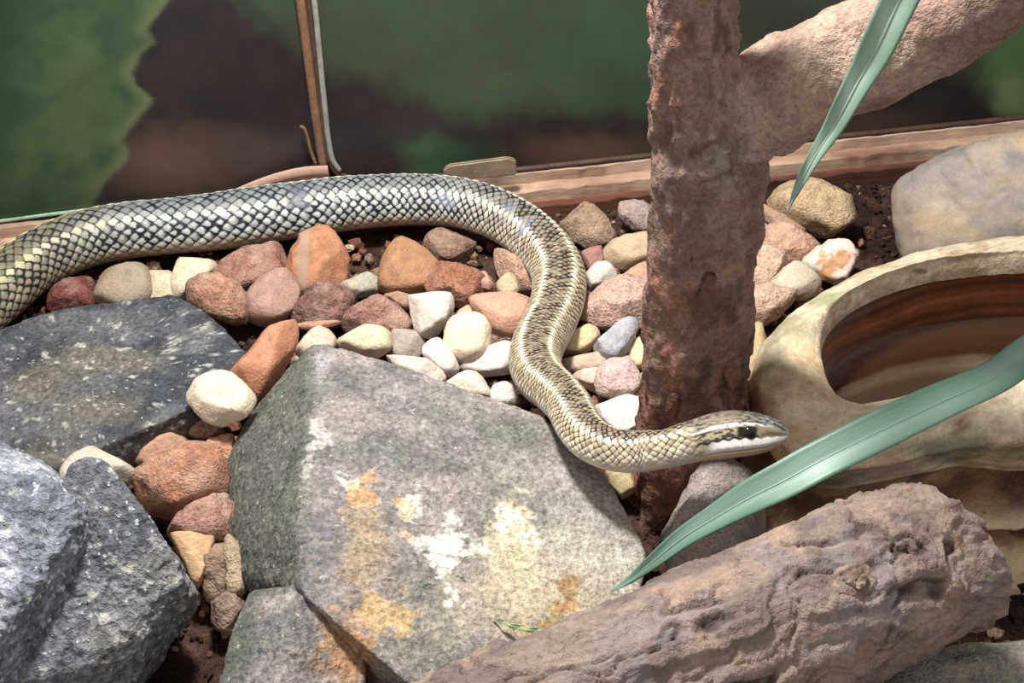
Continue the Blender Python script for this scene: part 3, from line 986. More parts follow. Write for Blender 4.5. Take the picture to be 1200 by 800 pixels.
M_band = banded_mat()
M_quartz = textured('quartz', 'object', rough=0.3, spec=0.5, fine=500, fine_amt=0.1, bump=0.5, coarse=120, coarse_amt=0.12, speck=(206, 140, 84), speck_scale=70, speck_lo=0.58)
for (lab, colr, outl, mt, kw) in ST:
    mt = {'band': M_band, 'quartz': M_quartz}.get(mt, mt) if isinstance(mt, str) else mt
    nm = 'pebble' if mt is None else ('stone' if mt is not M_quartz else 'quartz_lump')
    stone(nm, lab, colr, outl, mat=mt, rough=0.05 if mt is None else 0.11, chips=(5 if kw.get('p', 13) > 10 else 2) if mt is None else 8, cat='pebble' if mt is None else 'stone', group=G, **kw)

# loose crumbs of soil and grit between the stones: nobody could count them
rng = np.random.default_rng(77)
IV, IF = ico(1)
nC = 9000
cx = rng.uniform(-0.36, 0.42, nC); cy = rng.uniform(-0.26, 0.30, nC)
base = np.stack([cx, cy, np.zeros(nC)], 1)
u_ = (base - WL) @ WN
keep = u_ > 0.024
base = base[keep]; nC = len(base)
ci = np.clip(((base[:, 0] - gx[0]) / (gx[1] - gx[0])).round().astype(int), 0, len(gx) - 1)
cj = np.clip(((base[:, 1] - gy[0]) / (gy[1] - gy[0])).round().astype(int), 0, len(gy) - 1)
base[:, 2] = fz.reshape(len(gy), len(gx))[cj, ci]
sz = rng.uniform(0.0008, 0.0022, nC) * np.where(rng.random(nC) < 0.12, 1.9, 1.0)
jit = rng.uniform(0.6, 1.3, (nC, len(IV), 1)) * rng.uniform(0.7, 1.3, (nC, 1, 3))
V = base[:, None] + IV[None] * jit * sz[:, None, None] + np.array([0, 0, 1.0]) * (sz * 0.4)[:, None, None]
pal = lin(np.array([(54, 40, 38), (70, 50, 46), (90, 66, 54), (48, 36, 36), (124, 94, 74), (176, 152, 126)]))
pc = pal[rng.choice(6, nC, p=[.3, .26, .18, .14, .08, .04])]
colv = np.repeat(pc[:, None], len(IV), 1).reshape(-1, 3)
FF = (IF[None] + (np.arange(nC) * len(IV))[:, None, None]).reshape(-1, 3)
tag(link('soil_crumbs', mesh_np('soil_crumbs', V.reshape(-1, 3), FF, False, colv), M_soil), 'loose dark brown soil crumbs and grit between the stones', 'soil', None, 'stuff')

rg = np.random.default_rng(12)
IV2, IF2 = ico(2)
pp_ = []
for (x0, x1, y0, y1, cnt) in ((60, 770, 285, 500, 420), (870, 1010, 230, 400, 60), (760, 880, 250, 480, 90), (100, 290, 490, 740, 130)):
    for _ in range(cnt):
        pp_.append(Z(rg.uniform(x0, x1), rg.uniform(y0, y1), 0.002))
pp_ = np.array(pp_); nG = len(pp_)
sz = rg.uniform(0.0018, 0.0046, nG)
jit = (0.75 + 0.5 * rg.random((nG, len(IV2), 1))) * rg.uniform(0.65, 1.3, (nG, 1, 3))
V = pp_[:, None] + IV2[None] * jit * sz[:, None, None]
pal = lin(np.array([(150, 110, 90), (128, 84, 68), (178, 142, 116), (96, 66, 56), (196, 172, 142), (140, 122, 108)]))
colv = np.repeat(pal[rg.integers(0, 6, nG)][:, None], len(IV2), 1).reshape(-1, 3)
FF = (IF2[None] + (np.arange(nG) * len(IV2))[:, None, None]).reshape(-1, 3)
tag(link('gravel_chips', mesh_np('gravel_chips', V.reshape(-1, 3), FF, False, colv), M_soil), 'fine gravel chips half buried between the larger stones', 'gravel', None, 'stuff')

# ------------------------------------------------------------------ forked tree
TY = Z(800, 575, 0.0)[1]


def tube_into(bm, path, rad, n=28):
    T, S, U = frames(path, up=(0, 1, 0))
    rings = []
    for q, s, u, r in zip(path, S, U, rad):
        rings.append([bm.verts.new(Vector(q + r * (math.cos(a) * s + math.sin(a) * u))) for a in np.linspace(0, 2 * math.pi, n, endpoint=False)])
    for a, b in zip(rings[:-1], rings[1:]):
        for k in range(n):
            bm.faces.new((a[k], a[(k + 1) % n], b[(k + 1) % n], b[k]))
    bm.faces.new(rings[0][::-1]); bm.faces.new(rings[-1])


def px_path(pts, ys):
    out = []
    for (px, py, wpx), y in zip(pts, ys):
        q = YP(px, py, y)
        out.append([*q, wpx * 0.5 * depth(q) / FPX])
    return np.array(out)


trunk_px = [(812, -170, 80), (812, -80, 84), (812, 0, 88), (814, 60, 98), (822, 120, 116), (829, 170, 122), (828, 220, 122), (826, 260, 122), (821, 330, 117), (816, 400, 114), (810, 470, 117), (805, 520, 119), (799, 575, 124), (796, 620, 134)]
tp = px_path(trunk_px, [TY] * len(trunk_px))
branch_px = [(838, 165, 70), (862, 142, 104), (900, 118, 122), (960, 88, 122), (1040, 52, 118), (1130, 10, 110), (1230, -45, 104), (1340, -110, 98)]
bp_ = px_path(branch_px, [TY, TY, TY - 0.002, TY - 0.006, TY - 0.012, TY - 0.018, TY - 0.026, TY - 0.035])
bm = bmesh.new()
ts = catmull(tp, 70); bs = catmull(bp_, 60)
tube_into(bm, ts[:, :3], ts[:, 3])
tube_into(bm, bs[:, :3], bs[:, 3])
bmesh.ops.recalc_face_normals(bm, faces=bm.faces)
me = bpy.data.meshes.new('tree_tmp'); bm.to_mesh(me); bm.free()
tmp = bpy.data.objects.new('tree_tmp', me); C.objects.link(tmp)
md = tmp.modifiers.new('r', 'REMESH'); md.mode = 'VOXEL'; md.voxel_size = 0.0016
md2 = tmp.modifiers.new('s', 'SMOOTH'); md2.iterations = 14; md2.factor = 0.6
dg = bpy.context.evaluated_depsgraph_get()
ev = bpy.data.meshes.new_from_object(tmp.evaluated_get(dg))
bpy.data.objects.remove(tmp)
nv = len(ev.vertices)
co = np.zeros(nv * 3, np.float32); ev.vertices.foreach_get('co', co); co = co.reshape(-1, 3).astype(float)
no = np.zeros(nv * 3, np.float32); ev.vertices.foreach_get('normal', no); no = no.reshape(-1, 3).astype(float)
# which limb does each vertex belong to
dT = np.min(np.linalg.norm(co[:, None] - ts[None, ::2, :3], axis=2) - ts[None, ::2, 3], axis=1)
dB = np.min(np.linalg.norm(co[:, None] - bs[None, ::2, :3], axis=2) - bs[None, ::2, 3], axis=1)
isB = sstep(-0.004, 0.004, dT - dB)
st = co * np.array([1, 1, 0.45])
bark = (fbm(st, 120, 4, 41) - 0.5) * 0.0062
plate = sstep(0.46, 0.54, fbm(st * np.array([1, 1, 0.7]), 75, 3, 43)) * 0.0022 + sstep(0.5, 0.53, fbm(st, 140, 3, 44)) * 0.0010
lumps = (fbm(co, 38, 3, 45) - 0.5) * 0.007
wart = sstep(0.62, 0.72, fbm(co, 190, 2, 46)) * 0.0012 * sstep(0.17, 0.26, co[:, 2])
disp = (bark + plate) * (1 - 0.75 * isB) + lumps * (0.6 + 0.4 * isB) + wart * (1 - isB) + (fbm(co, 300, 3, 47) - 0.5) * 0.0008
# torn collar where the branch leaves the trunk
fk = YP(850, 185, TY - 0.02)
dfk = np.linalg.norm(co - fk, axis=1)
disp += np.exp(-(dfk / 0.02) ** 2) * (np.abs(fbm(co, 130, 3, 49) - 0.5) * 0.02 - 0.002)
co2 = co + no * disp[:, None]
n1 = fbm(st, 90, 4, 51); n2 = fbm(co, 45, 3, 52); n3 = fbm(st, 170, 3, 53)
hi = sstep(0.10, 0.2, co[:, 2])
ctr = mix(mix(lin((146, 104, 90)), lin((120, 94, 84)), sstep(0.42, 0.6, n2)), mix(lin((146, 122, 110)), lin((122, 98, 90)), sstep(0.4, 0.65, n1)), hi)
ctr = mix(ctr, lin((146, 92, 70)), sstep(0.54, 0.7, n3) * 0.5)
ctr = mix(ctr, lin((74, 56, 52)), (1 - sstep(0.3, 0.42, n1)) * 0.7)
cbr = mix(lin((160, 136, 120)), lin((134, 108, 96)), sstep(0.4, 0.68, n2))
cbr = mix(cbr, lin((156, 112, 90)), sstep(0.6, 0.75, n1) * 0.6)
ccol = mix(ctr, cbr, isB)
ccol = mix(ccol, lin((150, 140, 130)), np.exp(-(dfk / 0.014) ** 2) * sstep(0.45, 0.6, n3))
nf = len(ev.polygons)
fv = np.zeros(len(ev.loops), np.int32); ev.loops.foreach_get('vertex_index', fv)
fv = fv.reshape(-1, 4) if len(fv) == nf * 4 else None
tree = empty('forked_tree', (tp[-1][0], TY, 0.0))
tag(tree, 'reddish brown forked tree trunk standing behind the snake\'s head', 'tree')
tb = np.array([tp[-1][0], TY, 0.0])
fb = isB[fv].mean(1) > 0.5
for nm, sel in (('trunk', ~fb), ('branch', fb)):
    f = fv[sel]
    used, inv = np.unique(f.ravel(), return_inverse=True)
    o = link(nm, mesh_np(nm, co2[used] - tb, inv.reshape(-1, 4), True, ccol[used]), M_bark, tree)
bpy.data.meshes.remove(ev)


# loose bark flakes on the trunk
def flake(px, py, wpx, hpx, colr, seed, name='bark_flake'):
    rg = np.random.default_rng(seed)
    q0 = YP(px, py, TY)
    zc = q0[2]
    k = np.argmin(np.abs(ts[:, 2] - zc))
    cen = ts[k, :3]; r = ts[k, 3]
    s = (q0[0] - cen[0]) / r
    s = float(np.clip(s, -0.9, 0.9))
    a0 = math.asin(s)
    sc = depth(q0) / FPX
    hw = wpx * sc / r / 2; hh = hpx * sc / 2
    n = 14
    pts = [(a0 + hw * math.cos(t) * rg.uniform(.7, 1.15), zc + hh * math.sin(t) * rg.uniform(.75, 1.15)) for t in np.linspace(0, 2 * math.pi, n, endpoint=False)]
    V = []
    for lift in (0.0002, 0.0024):
        for (a, z) in pts:
            rr = r - 0.001 + lift + (0.0012 if (z < zc and lift > .001) else 0)
            V.append((cen[0] + rr * math.sin(a), cen[1] - rr * math.cos(a), z))
    V.append((cen[0] + (r + .003) * math.sin(a0), cen[1] - (r + .003) * math.cos(a0), zc))
    F = [(j, (j + 1) % n, n + (j + 1) % n, n + j) for j in range(n)] + [(n + j, n + (j + 1) % n, 2 * n) for j in range(n)]
    me = bpy.data.meshes.new(name); me.from_pydata([tuple(np.array(v) - tb) for v in V], [], F)
    set_col(me, np.tile(lin(colr), (len(V), 1)))
    return link(name, me, M_bark, tree)


for i, (a, b, ww, h, cl) in enumerate([(853, 405, 26, 52, (122, 90, 76)), (826, 300, 20, 44, (112, 76, 62)), (800, 255, 18, 46, (122, 96, 86)), (784, 440, 16, 44, (116, 78, 64))]):
    flake(a, b, ww, h, cl, i + 3)

# ------------------------------------------------------------------ log in front
la = np.array([*Z(1142, 634, 0.082)]); lb = np.array([*Z(330, 985, 0.076)])
ax = unit(lb - la)
Llen = np.linalg.norm(lb - la)
nl, nr = 420, 200
tt = np.linspace(0, 1, nl)
S0 = unit(np.cross(ax, (0, 0, 1))); U0 = np.cross(S0, ax)
ang = np.linspace(0, 2 * math.pi, nr, endpoint=False)
A, TT = np.meshgrid(ang, tt)
R0 = np.interp(TT, [0, 0.02, 0.3, 0.55, 0.75, 1], [0.0322, 0.0325, 0.033, 0.033, 0.032, 0.031])
dirv = np.cos(A)[..., None] * S0 + np.sin(A)[..., None] * U0
axp = la + ax * (TT * Llen)[..., None] + U0 * (np.sin(TT * 5 + 0.6) * 0.002)[..., None]
q = np.stack([np.cos(A) * 0.034, np.sin(A) * 0.034, TT * Llen * 0.26], -1).reshape(-1, 3)
Pq = np.stack([np.cos(A) * 0.034, np.sin(A) * 0.034, TT * Llen], -1).reshape(-1, 3)
warp = (fbm(Pq, 40, 3, 61) - 0.5)[:, None] * 0.02
d1 = (fbm(q + warp, 110, 5, 62) - 0.5) * 0.0052
crack = 1 - sstep(0, 0.035, np.abs(fbm(q + warp, 55, 3, 63) - 0.5))
gate = sstep(0.40, 0.55, fbm(Pq, 38, 2, 66))
d1 -= crack * gate * 0.0028
d1 += sstep(0.5, 0.53, fbm(q + warp * 1.5, 42, 3, 64)) * 0.0016 + sstep(0.5, 0.52, fbm(q + warp * 1.2, 95, 4, 68)) * 0.0012 + sstep(0.55, 0.57, fbm(q + warp, 170, 3, 69)) * 0.0007
d1 += (fbm(Pq, 30, 3, 65) - 0.5) * 0.004
d1 = d1.reshape(nl, nr)
# knot
surf0 = axp + dirv * R0[..., None]
kx, ky = project(surf0.reshape(-1, 3))
facing = ((CAM - surf0.reshape(-1, 3)) * dirv.reshape(-1, 3)).sum(1) > 0
dd = np.where(facing, (kx - 996) ** 2 + (ky - 686) ** 2, 1e9)
kc = surf0.reshape(-1, 3)[np.argmin(dd)]
kn = dirv.reshape(-1, 3)[np.argmin(dd)]
dk = np.linalg.norm(surf0 - kc, axis=2)
d1 += np.exp(-(dk / 0.014) ** 2) * 0.0028 + np.sin(dk / 0.0019) * np.exp(-(dk / 0.013) ** 2) * 0.0009
V = axp + dirv * (R0 + d1)[..., None]
# slanting sawn end
upness = (dirv @ UPV)
V = V + ax * ((1 - np.clip(TT / 0.22, 0, 1)) * (upness * 0.007 + 0.013) + (1 - np.clip(TT / 0.05, 0, 1)) * (fbm(Pq, 60, 2, 67).reshape(nl, nr) - 0.5) * 0.006)[..., None]
V = V.reshape(-1, 3)
m1 = fbm(q + warp, 60, 4, 71); m2 = fbm(Pq, 40, 3, 72); m3 = fbm(q + warp, 150, 3, 73)
lc = mix(lin((156, 136, 126)), lin((128, 112, 106)), sstep(0.4, 0.62, m1))
lc = mix(lc, lin((176, 150, 130)), sstep(0.52, 0.7, m2) * 0.6)
lc = mix(lc, lin((172, 120, 94)), sstep(0.66, 0.76, m3) * sstep(0.5, 0.6, m2) * 0.6)
lc = mix(lc, lin((140, 134, 140)), sstep(0.55, 0.7, fbm(Pq, 55, 3, 74)) * 0.5)
lc = mix(lc, lin((62, 48, 46)), (crack * gate) * 0.8) * 0.82
logo = empty('fallen_log', (la + lb) / 2 - np.array([0, 0, 0.034]))
tag(logo, 'weathered brown barked log with a knot lying across the great slab', 'log')
lo0 = np.array(logo.location)
nlog = len(V)
me = mesh_np('bark', V - lo0, grid_faces(nl, nr), True, lc)
link('bark', me, M_logbark, logo)
# ends: discs with growth rings
for ringi, sgn in ((0, -1), (nl - 1, 1)):
    ring = V.reshape(nl, nr, 3)[ringi]
    cen = ring.mean(0)
    rows = [cen + (ring - cen) * f + ax * sgn * 0.0012 * (1 - f ** 4) for f in np.linspace(1.0, 0.04, 14)]
    RV = np.vstack(rows)
    rr = np.linalg.norm(RV - cen, axis=1)
    cc_ = mix(lin((150, 122, 100)), lin((110, 86, 70)), 0.5 + 0.5 * np.sin(rr * 1900))
    link('cut_end', mesh_np('cut_end', RV - lo0, grid_faces(14, nr), True, cc_), M_logbark, logo)
# the knot: a broken twig stub in a collar
e1 = unit(np.cross(kn, ax)); e2 = np.cross(kn, e1)
KV = []
prof = [(0.0085, -0.001), (0.0082, 0.0026), (0.0070, 0.0040), (0.0058, 0.0036), (0.0050, 0.0028), (0.0045, 0.0052), (0.0038, 0.0064), (0.002, 0.0067), (0.0003, 0.0066)]
for (r, h) in prof:
    for a in np.linspace(0, 2 * math.pi, 28, endpoint=False):
        KV.append(kc + (e1 * math.cos(a) * 0.85 + e2 * math.sin(a)) * r + kn * h)
KV = np.array(KV)
KV = KV + (fbm(KV, 260, 3, 75)[:, None] - 0.5) * 0.0055 + kn * ((fbm(KV, 420, 2, 77) - 0.5) * 0.003)[:, None]
kcol = mix(lin((160, 136, 122)), lin((112, 92, 84)), sstep(.35, .65, fbm(KV, 260, 3, 76)))
link('knot', mesh_np('knot', KV - lo0, grid_faces(len(prof), 28), True, kcol), M_logbark, logo)

# ------------------------------------------------------------------ cream rock dish
ND = 160


def closed_curve(pts, z):
    W_ = np.array([Z(a, b, z) for a, b in pts])
    Wc = np.vstack([W_[-3:], W_, W_[:4]])
    s = catmull(Wc, 900)
    # keep one turn, resample by angle about the dish centre
    ang_ = np.arctan2(s[:, 1] - DC[1], s[:, 0] - DC[0])
    rad_ = np.hypot(s[:, 0] - DC[0], s[:, 1] - DC[1])
    ta = np.linspace(-math.pi, math.pi, ND, endpoint=False)
    o = np.argsort(ang_)
    r = np.interp(ta, ang_[o], rad_[o], period=2 * math.pi)
    k = np.array([1, 2, 3, 2, 1.0]); k /= k.sum()
    rp = np.concatenate([r[-2:], r, r[:2]])
    r = np.convolve(rp, k, 'valid')
    return ta, r


open_px = [(962, 430), (966, 398), (988, 370), (1030, 346), (1090, 328), (1150, 320), (1210, 317), (1275, 322), (1330, 345), (1350, 380), (1320, 415), (1250, 432), (1180, 446), (1110, 462), (1046, 480), (1005, 492), (982, 482), (969, 460)]
rim_px = [(1210, 288), (1120, 299), (1040, 317), (985, 341), (938, 370), (908, 398), (896, 432), (899, 470), (915, 508), (950, 538), (1010, 545), (1080, 528), (1150, 512), (1220, 508), (1310, 490), (1400, 440), (1425, 385), (1395, 330), (1310, 297)]
bul_px = [(1210, 285), (1110, 298), (1020, 326), (950, 362), (902, 398), (882, 440), (883, 480), (898, 520), (932, 560), (970, 569), (1030, 560), (1080, 551), (1125, 540), (1200, 547), (1300, 535), (1420, 475), (1455, 400), (1425, 330), (1330, 290)]
DZ = 0.020
DC = Z(1165, 405, 0.09 - DZ)
taD, rO = closed_curve(open_px, 0.090 - DZ)
_, rR = closed_curve(rim_px, 0.101 - DZ)
_, rBm = closed_curve(bul_px, 0.078 - DZ)
rR = np.maximum(rR, rO + 0.006)
near = np.clip(-np.sin(taD), 0, 1) ** 0.8      # 1 towards the viewer's side
cD, sD = np.cos(taD), np.sin(taD)


def ringD(r, z):
    return np.stack([DC[0] + r * cD, DC[1] + r * sD, np.full(ND, 0.0) + z], 1)


def loft(keys, per=7):
    ks = [np.concatenate([ringD(r, z)], 0) for r, z in keys]
    K = np.array(ks)            # (k, ND, 3)
    out = []
    for i in range(len(K) - 1):
        for t in np.linspace(0, 1, per, endpoint=False):
            p0, p1, p2, p3 = K[max(i - 1, 0)], K[i], K[i + 1], K[min(i + 2, len(K) - 1)]
            out.append(0.5 * ((2 * p1) + (-p0 + p2) * t + (2 * p0 - 5 * p1 + 4 * p2 - p3) * t * t * 0.6 + (0) * t
                              + (-p0 * 0 + 0) * t) if False else p1 * (2 * t ** 3 - 3 * t ** 2 + 1) + p2 * (-2 * t ** 3 + 3 * t ** 2) + 0.45 * ((p2 - p0) * (t ** 3 - 2 * t ** 2 + t) + (p3 - p1) * (t ** 3 - t ** 2)))
    out.append(K[-1])
    return np.array(out)


shell_keys = [(rO, 0.088), (rO + 0.0006, 0.094), (rO + 0.0022, 0.0995), (rO * 0.6 + rR * 0.4, 0.1025), (rR, 0.100), (rR * 0.4 + rBm * 0.6 + 0.002, 0.091), (rBm + 0.001, 0.079), (rBm - 0.003, 0.0735),
              (rBm - 0.004 - 0.020 * near, 0.068), (rBm - 0.004 - 0.016 * near, 0.056), (rBm - 0.003 + 0.002 * near, 0.046), (rBm - 0.002 + 0.013 * near, 0.040), (rBm - 0.003 + 0.009 * near, 0.035),
              (rBm - 0.004 + 0.004 * near, 0.030), (rBm - 0.002 + 0.016 * near, 0.024), (rBm - 0.002 + 0.026 * near, 0.012), (rBm - 0.002 + 0.032 * near, -0.008)]
shell_keys = [(r, z - DZ * (0.35 + 0.65 * min(1, max(0, z / 0.07)))) if z > 0 else (r, z) for r, z in shell_keys]
SV = loft(shell_keys, 8)
ns_ = len(SV)
SV = SV.reshape(-1, 3)
cen_dir = SV - np.array([DC[0], DC[1], 0.06])
cen_dir[:, 2] *= 0.3
cen_dir /= np.linalg.norm(cen_dir, axis=1)[:, None]
outer = sstep(rR.mean() * 0.0 + 0.0, 0.02, np.hypot(SV[:, 0] - DC[0], SV[:, 1] - DC[1]) - np.repeat(rO[None], ns_, 0).ravel())
SV = SV + cen_dir * (((fbm(SV, 30, 3, 81) - 0.5) * 0.007 + (fbm(SV * np.array([1, 1, 2.2]), 110, 3, 82) - 0.5) * 0.0028) * outer)[:, None]
SV = SV + (fbm(SV, 120, 3, 83)[:, None] - 0.5) * 0.0012
z_ = np.interp(SV[:, 2], [-0.008, 0.0, 0.012 - DZ * 0.46, 0.024 - DZ * 0.573, 0.046 - DZ * 0.777, 0.07 - DZ, 0.2], [-0.008, 0.006, 0.012, 0.024, 0.046, 0.07, 0.2 + DZ])
k1 = fbm(SV, 40, 4, 84); k2 = fbm(SV, 110, 3, 85); k3 = fbm(SV * np.array([1, 1, 5]), 40, 3, 86)
dc = mix(lin((212, 194, 160)), lin((196, 168, 126)), sstep(0.42, 0.64, k1))
dc = mix(dc, lin((176, 136, 96)), sstep(0.57, 0.70, k2) * 0.6)
dc = dc * (0.72 + 0.56 * fbm(SV, 380, 3, 89))[:, None]
# algae creeping over the lip and the left shoulder
alg = sstep(0.50, 0.64, fbm(SV, 34, 3, 87)) * (np.exp(-((z_ - 0.080) / 0.007) ** 2)) * 0.9
left = sstep(0.11, 0.15, -(SV[:, 0] - DC[0])) * sstep(0.46, 0.62, fbm(SV, 60, 3, 88)) * sstep(0.07, 0.085, z_)
dc = mix(dc, lin((120, 122, 78)), np.clip(alg + left * 0.75, 0, 0.9))
dc = mix(dc, lin((206, 150, 96)), np.exp(-((z_ - 0.086) / 0.012) ** 2) * sstep(0.5, 0.6, k1) * sstep(0.08, 0.11, -(SV[:, 0] - DC[0])) * 0.8)
dpx, dpy = project(SV)
dwob = (fbm(SV, 90, 3, 95) - 0.5) * 1.1


def stain(x, y, rx, ry, c, k):
    global dc
    d = np.sqrt(((dpx - x) / rx) ** 2 + ((dpy - y) / ry) ** 2) + dwob
    dc = mix(dc, lin(c), k * (1 - sstep(0.5, 1.1, d)))


stain(1110, 525, 60, 18, (104, 108, 70), 0.8)
stain(1190, 530, 50, 12, (120, 118, 76), 0.7)
stain(1126, 497, 13, 7, (150, 88, 42), 0.9)
stain(1030, 545, 60, 18, (196, 160, 130), 0.7)
stain(970, 352, 26, 12, (150, 156, 110), 0.8)
stain(905, 420, 22, 45, (120, 112, 84), 0.75)
stain(930, 385, 40, 22, (140, 136, 100), 0.55)
stain(925, 505, 40, 22, (206, 150, 98), 0.8)
stain(900, 480, 16, 26, (120, 92, 64), 0.6)
stain(1078, 318, 10, 4, (110, 76, 52), 0.8)
# brown glaze of the layered foot
lowm = 1 - sstep(0.064, 0.072, z_)
foot_c = mix(lin((158, 118, 66)), lin((104, 68, 36)), sstep(0.4, 0.6, k3))
foot_c = mix(foot_c, lin((206, 182, 132)), np.exp(-((z_ - 0.0415) / 0.003) ** 2))
foot_c = mix(foot_c, mix(lin((206, 172, 120)), lin((110, 74, 44)), sstep(0.54, 0.64, k2)), 1 - sstep(0.022, 0.028, z_))
dc = mix(dc, foot_c, lowm)
dlum = dc @ np.array([0.3, 0.59, 0.11])
dc = dc * 0.78 + dlum[:, None] * 0.22
dish = empty('rock_dish', (DC[0], DC[1], 0.0))
tag(dish, 'cream rock-like water dish with thick rim and layered foot', 'dish')
dl0 = np.array([DC[0], DC[1], 0.0])
link('shell', mesh_np('shell', SV - dl0, grid_faces(ns_, ND)[:, ::-1], True, dc), M_dish, dish)
# inside: brown glazed basin
bkeys = [(rO + 0.0004, 0.0885 - DZ), (rO + 0.0035, 0.085 - DZ), (rO + 0.003, 0.076 - DZ), (rO * 0.99, 0.066 - DZ), (rO * 0.94, 0.054 - DZ), (rO * 0.84, 0.045 - DZ), (rO * 0.55, 0.040 - DZ), (rO * 0.02, 0.039 - DZ)]
BV = loft(bkeys, 9); nb_ = len(BV); BV = BV.reshape(-1, 3)
BV = BV + (fbm(BV * np.array([1, 1, 3]), 60, 3, 91)[:, None] - 0.5) * 0.0018
th = np.arctan2(BV[:, 1] - DC[1], BV[:, 0] - DC[0])
bz = BV[:, 2] + DZ + 0.0025 * np.sin(th * 3 + 1) + 0.004 * (fbm(BV, 25, 3, 92) - 0.5)
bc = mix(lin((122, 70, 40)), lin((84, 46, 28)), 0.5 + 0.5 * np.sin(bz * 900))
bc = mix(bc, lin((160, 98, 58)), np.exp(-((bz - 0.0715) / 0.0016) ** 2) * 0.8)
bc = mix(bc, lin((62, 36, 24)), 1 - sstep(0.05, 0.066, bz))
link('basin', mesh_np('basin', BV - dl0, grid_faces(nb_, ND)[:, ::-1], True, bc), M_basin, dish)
# still water
zw = 0.0590 - DZ
wr_ = rO * 0.975
rows = [ringD(wr_ * f, zw) for f in np.linspace(1, 0.02, 16)]
WV = np.vstack(rows)
wo = link('dish_water', mesh_np('dish_water', WV - np.array([DC[0], DC[1], zw]), grid_faces(16, ND)[:, ::-1], True), M_water, None, (DC[0], DC[1], zw))
tag(wo, 'brown still water in the cream dish', 'water')


# ------------------------------------------------------------------ leaf blades
def blade(name, label, pts, hts, mode, col_a, col_b, fold=0.18, nside=11, face=None, twist=0.0):
    path = []
    for (px, py, wpx), h in zip(pts, hts):
        q = Z(px, py, h) if mode == 'z' else YP(px, py, h)
        path.append([*q, wpx * 0.5 * depth(q) / FPX])
    path = catmull(np.array(path), 90)
    path[:, 3] = np.maximum(path[:, 3], 0.0002)
    C3 = path[:, :3]
    T = np.gradient(C3, axis=0); T /= np.linalg.norm(T, axis=1)[:, None]
    fdir = unit(face)
    S = np.cross(T, fdir); S /= np.linalg.norm(S, axis=1)[:, None]
    Nn = np.cross(S, T)
    tw = np.linspace(-twist, twist, 90)[:, None]
    S, Nn = S * np.cos(tw) + Nn * np.sin(tw), -S * np.sin(tw) + Nn * np.cos(tw)
    xs = np.linspace(-1, 1, nside)
    root = empty(name, C3[45])
    tag(root, label, 'leaf')
    r0 = C3[45]
    V = []; UV = []; colr = []
    for lay, off in ((0, 0.00025), (1, -0.00025)):
        for i in range(90):
            for x in xs:
                V.append(C3[i] + S[i] * x * path[i, 3] + Nn[i] * ((abs(x) - 0.45) * fold * path[i, 3] + off + 0.0006 * math.sin(i * 0.35 + x * 2) * abs(x)) - r0)
                colr.append(mix(lin(col_a), lin(col_b), min(1.0, abs(x + 0.12)) ** 1.5 * 0.8))
                UV.append((i / 89.0, (x + 1) / 2))
    n = 90 * nside
    F = grid_faces(90, nside, False)
    FF = [F, F[:, ::-1] + n]
    ring = np.concatenate([np.arange(nside), np.arange(1, 90) * nside + nside - 1, 89 * nside + np.arange(nside - 2, -1, -1), np.arange(88, 0, -1) * nside])
    r2 = np.roll(ring, -1)
    FF.append(np.stack([ring, r2, r2 + n, ring + n], 1)[:, ::-1])
    me = mesh_np('blade', np.array(V), np.vstack(FF), True, np.array(colr))
    uvl = me.uv_layers.new(name='UVMap')
    li = np.zeros(len(me.loops), np.int32); me.loops.foreach_get('vertex_index', li)
    uvl.data.foreach_set('uv', np.array(UV, np.float32)[li].ravel())
    link('blade', me, M_leaf, root)
    # raised midrib
    mr = C3 + Nn * ((-0.45 * fold * path[:, 3]) + 0.0003)[:, None]
    MV = []
    for i in range(90):
        wv = min(0.0005, path[i, 3] * 0.1)
        for a in np.linspace(0, 2 * math.pi, 6, endpoint=False):
            MV.append(mr[i] + S[i] * math.cos(a) * wv + Nn[i] * math.sin(a) * wv * 0.6 - r0)
    mm_ = mesh_np('midrib', np.array(MV), grid_faces(90, 6), True, np.tile(lin(col_a), (540, 1)))
    link('midrib', mm_, M_leaf, root)
    return root


blade('leaf_blade', 'broad blue-green strap leaf crossing in front of the cream dish',
      [(716, 693, 2), (738, 679, 9), (760, 662, 15), (800, 630, 24), (840, 605, 32), (880, 582, 40), (920, 562, 45), (960, 540, 48), (1030, 505, 48), (1102, 471, 46), (1166, 442, 43), (1200, 418, 42), (1260, 376, 40), (1340, 315, 34), (1440, 240, 26)],
      [.046, .052, .060, .074, .086, .096, .104, .111, .120, .128, .135, .139, .146, .156, .165], 'z', (124, 152, 138), (70, 110, 90), 0.22, face=unit(np.array([-0.12, -0.38, 0.92])), twist=0.12)
blade('leaf_blade', 'narrow green strap leaf hanging in front of the branch',
      [(921, 250, 1.5), (933, 224, 8), (955, 183, 18), (978, 147, 24), (1003, 101, 33), (1027, 58, 40), (1052, 5, 44), (1080, -50, 44), (1118, -120, 40), (1170, -200, 30)],
      [TY - .075, TY - .074, TY - .072, TY - .070, TY - .068, TY - .066, TY - .063, TY - .060, TY - .055, TY - .05], 'y', (140, 160, 146), (82, 114, 92), 0.3, face=unit(np.array([-0.5, -0.9, 0.6])), twist=-0.15)
blade('grass_blade', 'thin pale green blade end resting on the great slab beside the log',
      [(578, 723, 1), (592, 730, 4), (612, 736, 5), (634, 739, 5), (655, 737, 5), (676, 728, 4)],
      [.0500, .0510, .0515, .0520, .0525, .0540], 'z', (150, 166, 120), (124, 146, 100), 0.15, face=(0, -0.4, 0.9))

